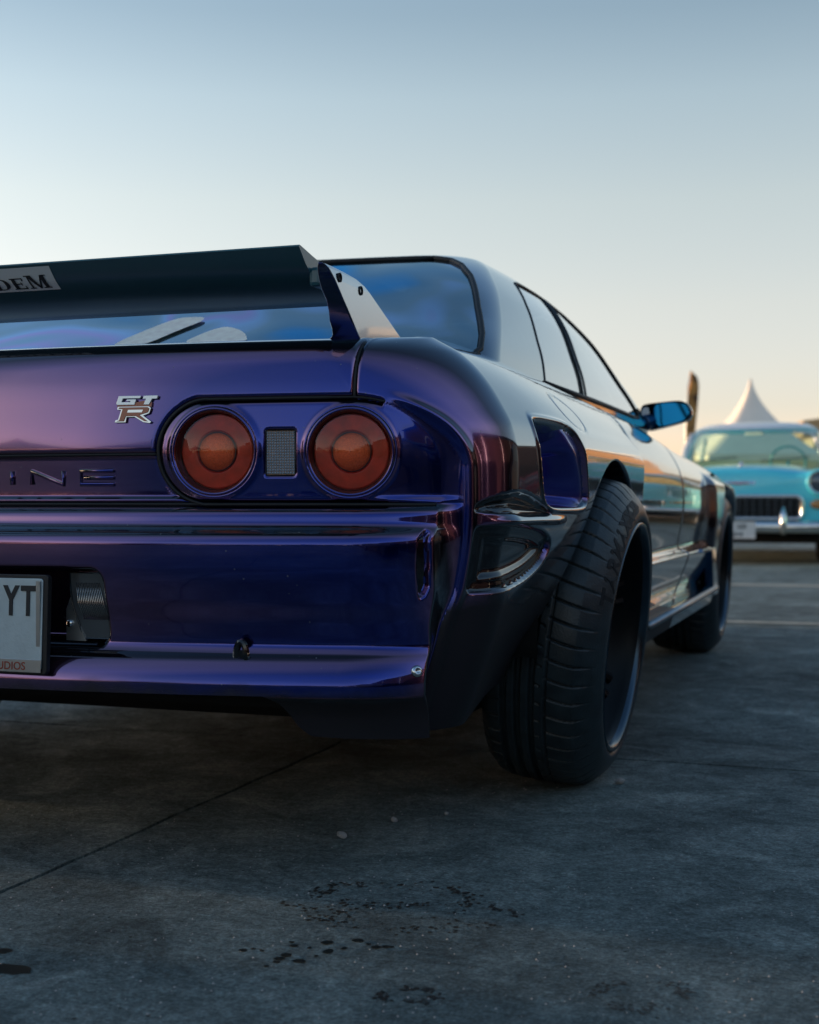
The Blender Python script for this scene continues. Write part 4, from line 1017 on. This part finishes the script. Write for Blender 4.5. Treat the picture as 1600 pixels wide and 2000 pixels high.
for i, (u, v, r_, lab) in enumerate(pebs):
    x, y = gpx(u, v); sc_ = .585/(v-985); bm = bmesh.new(); bmesh.ops.create_icosphere(bm, subdivisions=2, radius=1); rg_ = random.Random(i)
    for vt in bm.verts: vt.co *= rg_.uniform(.82,1.1)
    me = bpy.data.meshes.new('pebble'); bm.to_mesh(me); bm.free(); me.materials.append(M['pebble'])
    o = bpy.data.objects.new('pebble', me); sc.collection.objects.link(o); o.location = (x, y, r_*sc_*.55); o.scale = (r_*sc_, r_*sc_*.8, r_*sc_*.62); o.rotation_euler = (.2,.3,i)
    tag(o, lab, 'pebble', 'pebbles on the concrete')
gk = MB(); rg_ = random.Random(11)
for i in range(650):
    u, v = rg_.uniform(0,1600), 1520 + 470*rg_.random()**1.3; x, y = gpx(u, v); q = rg_.uniform(.0006,.0022)
    c = Vector((x, y, q*.4)); gk.add([c+Vector((q,0,0)), c+Vector((0,q,0)), c+Vector((-q,0,0)), c+Vector((0,-q,0)), c+Vector((0,0,q))], [(0,1,4),(1,2,4),(2,3,4),(3,0,4)])
tag(gk.build('grit', M['pebble']), kind='stuff')

# ================================================================= the fifties car, and others of its shape
def old_car(loc, rz, col, roofcol, label, group=None, plate=True, cat='car'):
    c = tag(empty('vintage_car', loc, R(rz)), label, cat, group)       # faces -y, front bumper at y = 0
    mc = mat('car_body_paint', col, .28, .1, .8, coat_rough=.06); mr_ = mat('car_roof_paint', roofcol, .3, 0, .8, coat_rough=.05)
    ch = M['chrome']
    # body by cross sections (y, half width, crown z, hood z, sill z)
    st = [(0.095,.86,.86,.86,.40),(0.12,.91,.92,.93,.36),(0.24,.93,.93,.955,.32),(0.5,.94,.93,.975,.30),(1.0,.94,.935,1.00,.30),(1.55,.945,.945,1.03,.30),(2.4,.95,.95,.96,.28),(3.4,.95,.95,.96,.28),(4.2,.93,.95,1.0,.30),(4.8,.90,.90,.93,.34),(4.95,.80,.84,.84,.42)]
    V, F = [], []; half = []
    for (y, w, zc, zh, zs) in st:
        h = [(w*.80,zs),(w*.97,zs+.04),(w,zs+.16),(w*.99,.62),(w*.995,.76),(w*.97,zc-.05),(w*.90,zc),(w*.82,zc+.005),(w*.72,zc-.015),(w*.62,zh-.035),(w*.45,zh-.012),(w*.2,zh),(0,zh+.004)]
        row = [(x, y, min(z, max(zc, zh)+.01)) for x, z in h] + [(-x, y, z) for x, z in h[-2::-1]]
        half.append(len(row)); V += row
    n = half[0]
    for i in range(len(st)-1):
        for j in range(n-1): F.append((i*n+j, i*n+j+1, (i+1)*n+j+1, (i+1)*n+j))
    F += [tuple(range(n))[::-1], tuple(range((len(st)-1)*n, len(st)*n))]
    o = mobj('body', V, F, mc, c, True)
    md = o.modifiers.new('s', 'SUBSURF'); md.levels = md.render_levels = 2
    # cabin
    cab = [(1.03,[(1.55,.77),(3.9,.80)]),(1.20,[(1.72,.745),(3.75,.76)]),(1.36,[(1.95,.70),(3.5,.70)]),(1.44,[(2.08,.66),(3.35,.66)]),(1.50,[(2.25,.56),(3.2,.56)]),(1.53,[(2.5,.35),(2.95,.35)])]
    V, F, mats = [], [], []
    for z, ((y0, w), (y1, w1)) in cab:
        for t in np.linspace(0, 1, 9): V.append((-w + 2*w*t, y0 + .10*(2*t-1)**2 + .16*max(0, abs(2*t-1)-.75)*2, z))
        for t in np.linspace(0, 1, 9): V.append((w1 - 2*w1*t, y1 - .10*(2*t-1)**2, z))
    n = 18
    gf = []
    for i in range(len(cab)-1):
        for j in range(n):
            q = (i*n+j, i*n+(j+1) % n, (i+1)*n+(j+1) % n, (i+1)*n+j)
            (gf if i < 3 else F).append(q)
    F.append(tuple(range(5*n, 6*n)))
    mobj('roof', V, F, mr_, c, True)
    mobj('window_glass', V, gf, M['tealglass'], c, True)
    k = MB(); zt = 1.40
    fr = [(-.70,1.73,1.05),(-.74,1.72,1.06),(-.70,1.86,1.22),(-.62,1.96,1.37),(-.3,1.93,1.415),(0,1.92,1.42),(.3,1.93,1.415),(.62,1.96,1.37),(.70,1.86,1.22),(.74,1.72,1.06)]
    k.tube([(x,y-.02,z) for x,y,z in fr[1:]], .012, 6); k.build('windscreen_trim', ch, c, True)
    for s_ in (-1, 1):
        for pp in ([(.80,1.92,1.03),(.765,2.02,1.20),(.70,2.18,1.38)], [(.80,3.80,1.03),(.76,3.68,1.20),(.70,3.46,1.38)]): MB().tube([(x*s_, y, z) for x, y, z in pp], .028, 8).build('roof_pillar', mr_, c, True)
    k = MB(); k.tube([(-.6,1.56,1.055),(-.15,1.62,1.10)], .007, 5); k.tube([(.1,1.54,1.055),(.6,1.62,1.09)], .007, 5); k.build('wiper', M['black'], c, True)
    k = MB(); k.box((0,2.3,1.0), (1.4,.1,.16)); k.box((-.36,2.75,.93),(.5,.14,.34)); k.box((.36,2.75,.93),(.5,.14,.34)); k.box((0,3.45,.93),(1.3,.14,.30)); k.build('seats', mat('cream_upholstery', (.55,.50,.30), .6), c, bevel=.03)
    k = MB(); k.tube([(.36+.19*math.cos(a), 2.12-.05*math.sin(a), 1.06+.17*math.sin(a)) for a in np.linspace(0, 2*math.pi, 24, endpoint=False)], .012, 6, True); k.tube([(.36,2.2,1.0),(.36,2.13,1.06)], .02, 6); k.build('steering_wheel', M['tealglass2'], c, True)
    k = MB(); k.box((0,2.02,1.375),(.20,.02,.05)); k.build('rear_view_mirror', ch, c, bevel=.01)
    # grille
    gx, z0, z1 = .60, .445, .665
    MB().prism(rrect(gx, (z1-z0)/2, .06), axes((0,.10,(z0+z1)/2),(1,0,0),(0,0,1),(0,-1,0)), -.05, .012).build('grille_back', M['void'], c)
    k = MB(); k.tube([(x, .07, z+(z0+z1)/2) for x, z in rrect(gx, (z1-z0)/2, .06)], .020, 8, True); k.build('grille_surround', ch, c, True)
    for i in range(17): MB().box((-.56 + i*.07, .080, (z0+z1)/2), (.012,.02,z1-z0-.02)).build('grille_bar', M['rimlip'], c)
    for i in range(4): MB().box((0, .085, z0+.04+i*.047), (1.16,.016,.009)).build('grille_bar', M['rimlip'], c)
    # lamps
    for s_ in (-1, 1):
        hl = empty('headlight', parent=c)
        Fl = axes((.765*s_, .10, .80), (1,0,0), (0,0,1), (0,-1,0))
        MB().lathe([(.135,-.16),(.132,0),(.125,.045),(.112,.050),(.100,.02)], Fl, 40).build('headlight_hood', mc, hl, True)
        MB().lathe([(.112,.030),(.105,.042),(.094,.030)], Fl, 40).build('headlight_rim', ch, hl, True)
        MB().lathe([(.100,.008),(.070,.024),(.03,.033),(.0003,.035)], Fl, 32).build('headlight_glass', mat('headlight_glass', (.10,.13,.17), .08, .4, 1), hl, True)
        Fl = axes((.76*s_, .09, .585), (1,0,0), (0,0,1), (0,-1,0))
        k = MB(); k.lathe([(.066,0),(.060,.02),(.03,.03),(.0003,.033)], Fl @ Matrix.Diagonal((1.35,.72,1,1)), 28); k.build('side_lamp', M['amber'], c, True)
    # bumper with guards
    k = MB(); pts = [(x, -.03 + .13*abs(x)**3, 0) for x in np.linspace(-.96, .96, 25)]
    pf = [(-.06,.055),(-.075,.03),(-.08,0),(-.075,-.03),(-.06,-.055),(.0,-.06),(.01,.06)]
    V = [(x, y+a+.06, .365+b) for x, y, _ in pts for a, b in pf]; n = 7
    k.add(V, [(i*n+j, (i+1)*n+j, (i+1)*n+(j+1) % n, i*n+(j+1) % n) for i in range(24) for j in range(n)]); k.build('bumper', ch, c, True)
    for s_ in (-1, 1):
        MB().tube([(.43*s_,-.055,.30),(.43*s_,-.075,.36),(.43*s_,-.075,.47),(.43*s_,-.03,.545)], [.028,.034,.034,.026], 12).build('bumper_guard', ch, c, True)
    # bonnet emblem
    k = MB(); k.prism([(-.165,.02),(.165,.02),(.15,-.022),(.06,-.012),(0,-.026),(-.06,-.012),(-.15,-.022)], axes((0,.112,.792),(1,0,0),(0,.3,1),(0,-1,.3)), -.01, .02); k.build('bonnet_emblem', ch, c, bevel=.004)
    k = MB(); k.prism([(-.10,.006),(.10,.006),(.09,-.008),(-.09,-.008)], axes((0,.09,.792),(1,0,0),(0,.3,1),(0,-1,.3)), 0, .004); k.build('emblem_inlay', mat('emblem_rose', (.55,.22,.2), .4), c)
    k = MB(); k.tube([(0,.50,.985),(0,.34,.985),(0,.22,.96)], [.015,.028,.006], 8); k.build('bonnet_ornament', ch, c, True)
    if plate:
        Fq_ = axes((-.00,-.06,.335),(1,0,0),(0,0,1),(0,-1,0)); q = empty('number_plate', parent=c)
        MB().prism(rrect(.17,.083,.01), Fq_, 0, .006).build('plate_sheet', mat('plate_white', (.72,.74,.74), .5), q)
        F4 = Fq_ @ Matrix.Translation((0,0,.006))
        put_text('19  1650', F4, 0, .012, .048, .002, M['plate_ink'], 'plate_character', q, .75, .02); put_text('2518', F4, 0, -.062, .042, .002, M['plate_ink'], 'plate_character', q, .9, .02)
    for wx in (-.80, .80):
        for wy in (.95, 3.85):
            w = empty('wheel', parent=c); Fw = axes((wx, wy, .335), (0,1,0), (0,0,1 if wx > 0 else -1), (1 if wx > 0 else -1,0,0))
            MB().lathe([(.20,.06),(.30,.10),(.335,.07),(.335,-.07),(.30,-.10),(.2,-.08)], Fw, 32).build('tyre', M['tyre_old'], w, True)
            MB().lathe([(.30,.101),(.21,.085)], Fw, 32).build('white_wall', mat('white_wall', (.6,.6,.58), .6), w, True)
            MB().lathe([(.21,.085),(.19,.07),(.1,.09),(.0003,.11)], Fw, 32).build('hub_cap', ch, w, True)
    MB().box((0,2.5,.30),(1.5,4.2,.20)).build('underbody', M['void'], c)
    return c
M['tealglass'] = glass('teal_windscreen', (.78,.92,.84), ior=1.45, add=.0); M['tealglass2'] = mat('teal_plastic', (.05,.35,.38), .3, coat=.6)
M['tyre_old'] = mat('old_tyre', (.012,.012,.013), .6)
BX, BY = .235, 10.55
old_car((BX, BY, 0), 0, (.10,.74,.92), (.92,.88,.85), 'bright turquoise fifties sedan with pale roof facing the camera beyond the coupe')
# added off to the right and behind the camera, for the paintwork to reflect
old_car((2.75, 9.9, 0), 4, (.20,.60,.62), (.7,.66,.6), 'added pale teal fifties sedan to the right of the turquoise one', plate=False)
old_car((5.6, 11.5, 0), -14, (.30,.03,.06), (.5,.4,.3), 'added maroon fifties sedan farthest right of the three', plate=False)
def van(loc, rz, col, label, L_=4.6, H_=1.95):
    c = tag(empty('added_van', loc, R(rz)), label, 'van')
    mc = mat('van_paint', col, .3, .1, .7)
    prof_ = [(0,.3),(L_,.3),(L_,H_-.25),(L_-.1,H_),(1.3,H_),(.95,H_-.1),(.45,1.15),(.1,1.0),(0,.8)]
    MB().prism(prof_, axes((-.88,0,0),(0,1,0),(0,0,1),(1,0,0)), 0, 1.76).build('body', mc, c, bevel=.07)
    MB().prism([(.50,1.20),(.94,H_-.16),(1.0,H_-.16),(.56,1.2)], axes((-.76,-.03,.02),(0,1,0),(0,0,1),(1,0,0)), 0, 1.52).build('windscreen', M['glass_dark'], c)
    for s_ in (-1, 1):
        MB().prism([(.85,1.18),(1.1,H_-.25),(L_-.3,H_-.25),(L_-.2,1.18)], axes((.885*s_,0,0),(0,1,0),(0,0,1),(1,0,0)), -.01, .006).build('side_window', M['glass_dark'], c)
        for wy in (.85, L_-.85):
            MB().lathe([(.0003,.06),(.2,.06),(.22,.09),(.31,.08),(.33,.05),(.33,-.1)], axes((.80*s_, wy, .33),(0,1,0),(0,0,s_),(s_,0,0)), 28).build('wheel', M['tyre_old'], c, True)
        MB().box((.62*s_,-.02,.78),(.28,.08,.14)).build('headlight', M['clear'], c, bevel=.02)
    MB().box((0,-.04,.5),(1.7,.14,.22)).build('bumper', M['black'], c, bevel=.04)
    MB().box((0,L_/2,.19),(1.5,L_-1.0,.30)).build('underbody', M['void'], c)  # deep box added to stop low sun passing under the van
    return c
M['glass_dark'] = mat('dark_glass', (.01,.012,.015), .05, 0, 1)
van((-7.5,-27,0), 172, (.03,.03,.035), 'added black van behind the camera, left one', 4.6, 1.9)
van((.8,-29,0), 184, (.35,.34,.33), 'added silver van behind the camera, middle one', 4.4, 1.75)
van((9,-26,0), 180, (.10,.02,.02), 'added dark red van behind the camera, right one', 4.5, 1.85)
van((-4.7,-6.4,0), 0, (.05,.05,.055), 'added sun-blocking dark grey van out of frame on the left, behind the coupe', 4.9, 2.1)  # both left vans added to keep the low sun off the ground
van((-4.7,-1.2,0), 0, (.30,.30,.31), 'added sun-blocking light grey van out of frame to the left of the coupe', 4.7, 2.1)
van((5.0,-4.6,0), 176, (.02,.02,.022), 'added black van alongside the coupe to the right of the camera', 4.6, 1.5)
# long marquee along the right, added to darken reflections in the flank
mq_ = tag(empty('added_marquee', (8.0, -1.0, 0)), 'added long dark maroon marquee out of frame to the right of the coupe', 'tent')
dk = mat('added_maroon_cloth', (.028,.010,.014), .8, var=.4, vscale=1.5)
for i in range(10):
    MB().box((0, -9 + i*3.0, 1.55), (.12,2.94,3.1)).build('added_wall_panel', dk, mq_, bevel=.02)
    MB().box((-.12, -10.5 + i*3.0, 1.6), (.09,.09,3.2)).build('pole', M['alu'], mq_)
MB().prism([(-.5,3.1),(2.5,4.2),(5.5,3.1)], axes((0,0,0),(1,0,0),(0,0,1),(0,-1,0)), -19.5, 10.5).build('roof', dk, mq_)  # roof of the added marquee
for i, (x, y, r_, c_, l_) in enumerate(((5.9,1.6,2,(.02,.02,.03),'added black van by the marquee, nearer one'),(5.6,-12.6,8,(.25,.24,.23),'added grey van by the marquee, behind the camera'))): van((x, y, 0), r_, c_, l_, 4.6, 1.95)  # two more vans added for the flank to reflect
# golden stall of boards and canopy, added far right as a warm reflection
M['wood'] = mat('added_warm_boards', (.42,.20,.07), .55, var=.3, vscale=3); M['canvas'] = mat('tent_canvas', (.88,.80,.70), .7, var=.04, vscale=2)
st = tag(empty('added_stall', (4.4, 15.5, 0), R(-38)), 'added stall of warm brown boards to the right beyond the parked cars', 'stall')
for i in range(22):
    MB().box((-2.1 + i*.2, 0, 1.4), (.185,.05,2.8)).build('added_stall_board', M['wood'], st)
MB().box((0,.7,2.90),(4.8,1.8,.10)).build('added_stall_roof', M['canvas'], st)
MB().box((-1.15,1.4,1.1),(.1,.1,2.2)).build('post', M['wood'], st); MB().box((1.15,1.4,1.1),(.1,.1,2.2)).build('post', M['wood'], st)  # posts of the added stall
# pagoda tent
def pagoda(loc, rz, size, eave, peak, label, cat='tent', group=None):
    t = tag(empty('pagoda_tent', loc, R(rz)), label, cat, group)
    V, F = [], []; nr, ns = 22, 40
    for i in range(nr+1):
        q = i/nr; k_ = (1-q)**1.5*.95 + .03*(1-q) + .02; z = eave + (peak-eave)*q
        for j in range(ns):
            an = 2*math.pi*j/ns + math.pi/4; sq = 1/max(abs(math.cos(an)), abs(math.sin(an))); rr = (size/2)*k_*((sq-1)*(1-q)**.8*1.0+1)
            V.append((rr*math.cos(an), rr*math.sin(an), z))
    for i in range(nr):
        for j in range(ns): F.append((i*ns+j, i*ns+(j+1) % ns, (i+1)*ns+(j+1) % ns, (i+1)*ns+j))
    F.append(tuple(range(nr*ns, nr*ns+ns)))
    mobj('canopy', V, F, M['canvas'], t)
    h = size/2*.985
    for x in (-h, h):
        for y in (-h, h): MB().box((x*.97, y*.97, eave/2), (.1,.1,eave)).build('pole', M['alu'], t)
    V = [(x, y, z) for z in (eave-.35, eave+.01) for x, y in ((-h,-h),(h,-h),(h,h),(-h,h))]
    mobj('valance', V, [(i, (i+1) % 4, 4+(i+1) % 4, 4+i) for i in range(4)], M['canvas'], t, False)
    return t
def at(u, v, Z):
    """point at depth Z seen at pixel (u, v) of the photograph: used once, to find where far things stand"""
    kx = (u-800)/2605; return 1.41 + (-math.sin(R(TH)) + kx*math.cos(R(TH)))*Z, -2.8 + (math.cos(R(TH)) + kx*math.sin(R(TH)))*Z, .585 + (985-v)/2605*Z
x, y, z = at(1466, 740, 42); pagoda((x, y, 0), 19, 3.5, z-2.45, z, 'white pointed canopy tent rising behind the turquoise sedan')
x, y, z = at(1925, 800, 60)
hl_ = tag(empty('market_hall', (x, y, 0), R(12)), 'low hall with a tan sheet roof at the right edge, behind the tent', 'building')
MB().prism([(-9,3.4),(9,3.4),(9,4.3),(0,z+.3),(-9,4.05)], axes((0,0,0),(1,0,0),(0,0,1),(0,-1,0)), -6, 6).build('roof', mat('tan_sheet', (.45,.30,.15), .6, var=.15, vscale=2), hl_)
MB().box((0,0,1.7),(17,11,3.4)).build('wall', mat('cream_wall', (.6,.52,.38), .7, var=.1), hl_)
x, y, z = at(1340, 722, 22)
fg = tag(empty('feather_flag', (x, y, 0), R(28)), 'tall brown and orange feather flag behind the coupe door mirror', 'flag')
MB().tube([(0,0,0),(0,0,1.8),(.03,0,z-.3),(.10,0,z-.02)], [.02,.018,.012,.006], 8).build('pole', M['alu'], fg, True)
m = mat('flag_cloth', (.35,.17,.05), .7); nt = m.node_tree; r = nt.nodes.new('ShaderNodeValToRGB'); tcn2 = nt.nodes.new('ShaderNodeTexCoord'); n_ = nt.nodes.new('ShaderNodeTexNoise'); n_.inputs['Scale'].default_value = 2.2
nt.links.new(tcn2.outputs['Object'], n_.inputs['Vector']); nt.links.new(n_.outputs['Fac'], r.inputs[0]); ramp_set(r, [(.40,(.06,.025,.012)),(.5,(.55,.27,.07)),(.6,(.22,.10,.03))])
nt.links.new(r.outputs[0], nt.nodes['Principled BSDF'].inputs['Base Color'])
V, F = [], []
for i in range(25):
    t = i/24; zf = .75 + (z-.02-.75)*t; w = .17*(1 - max(0, (t-.86)/.14)**2)**.5 + .004; lean = .10*t**3
    for j in range(4): V.append((lean-.02+ (j/3)*w - .0, .03*math.sin(j*1.4+t*9), zf))
for i in range(24):
    for j in range(3): F.append((i*4+j, i*4+j+1, i*4+j+5, i*4+j+4))
o = mobj('flag_cloth', V, F, m, fg); md = o.modifiers.new('s', 'SOLIDIFY'); md.thickness = .004
# low skyline of tents and trees, added behind for the paint to reflect
for i, (x, y, s_) in enumerate(((-14,-24,5),(-7,-27,5),(9,-26,5))):
    pagoda((x, y, 0), 10*i, s_, 2.5, 4.4, ['white pointed tent far behind the camera, left of three','white pointed tent far behind the camera, middle of three','white pointed tent far behind the camera, right of three'][i], group='added tents behind the camera')  # all three tents added for the paint to reflect
k = MB(); rg_ = random.Random(3)
for ring, (dist, hh) in enumerate(((70,2.6),(85,4.0))):
    for i in range(90):
        a = math.pi + (i/90)*math.pi + rg_.uniform(-.02,.02)
        if ring == 0 and i % 3: continue
        d = dist + rg_.uniform(-4,4); w = rg_.uniform(3,6); h = hh*rg_.uniform(.6,1.2)
        for q in range(26):
            c = Vector((d*math.cos(a)+rg_.uniform(-w,w)*.6, d*math.sin(a)+rg_.uniform(-w,w)*.6, h*rg_.random()**.7)); r_ = rg_.uniform(.5,1.1)
            k.add([c + Vector((rg_.uniform(-1,1), rg_.uniform(-1,1), rg_.uniform(-1,1)))*r_ for _ in range(4)], [(0,1,2),(0,2,3),(0,1,3)])
tag(k.build('added_far_trees', mat('added_far_foliage', (.05,.065,.04), .8)), kind='stuff')
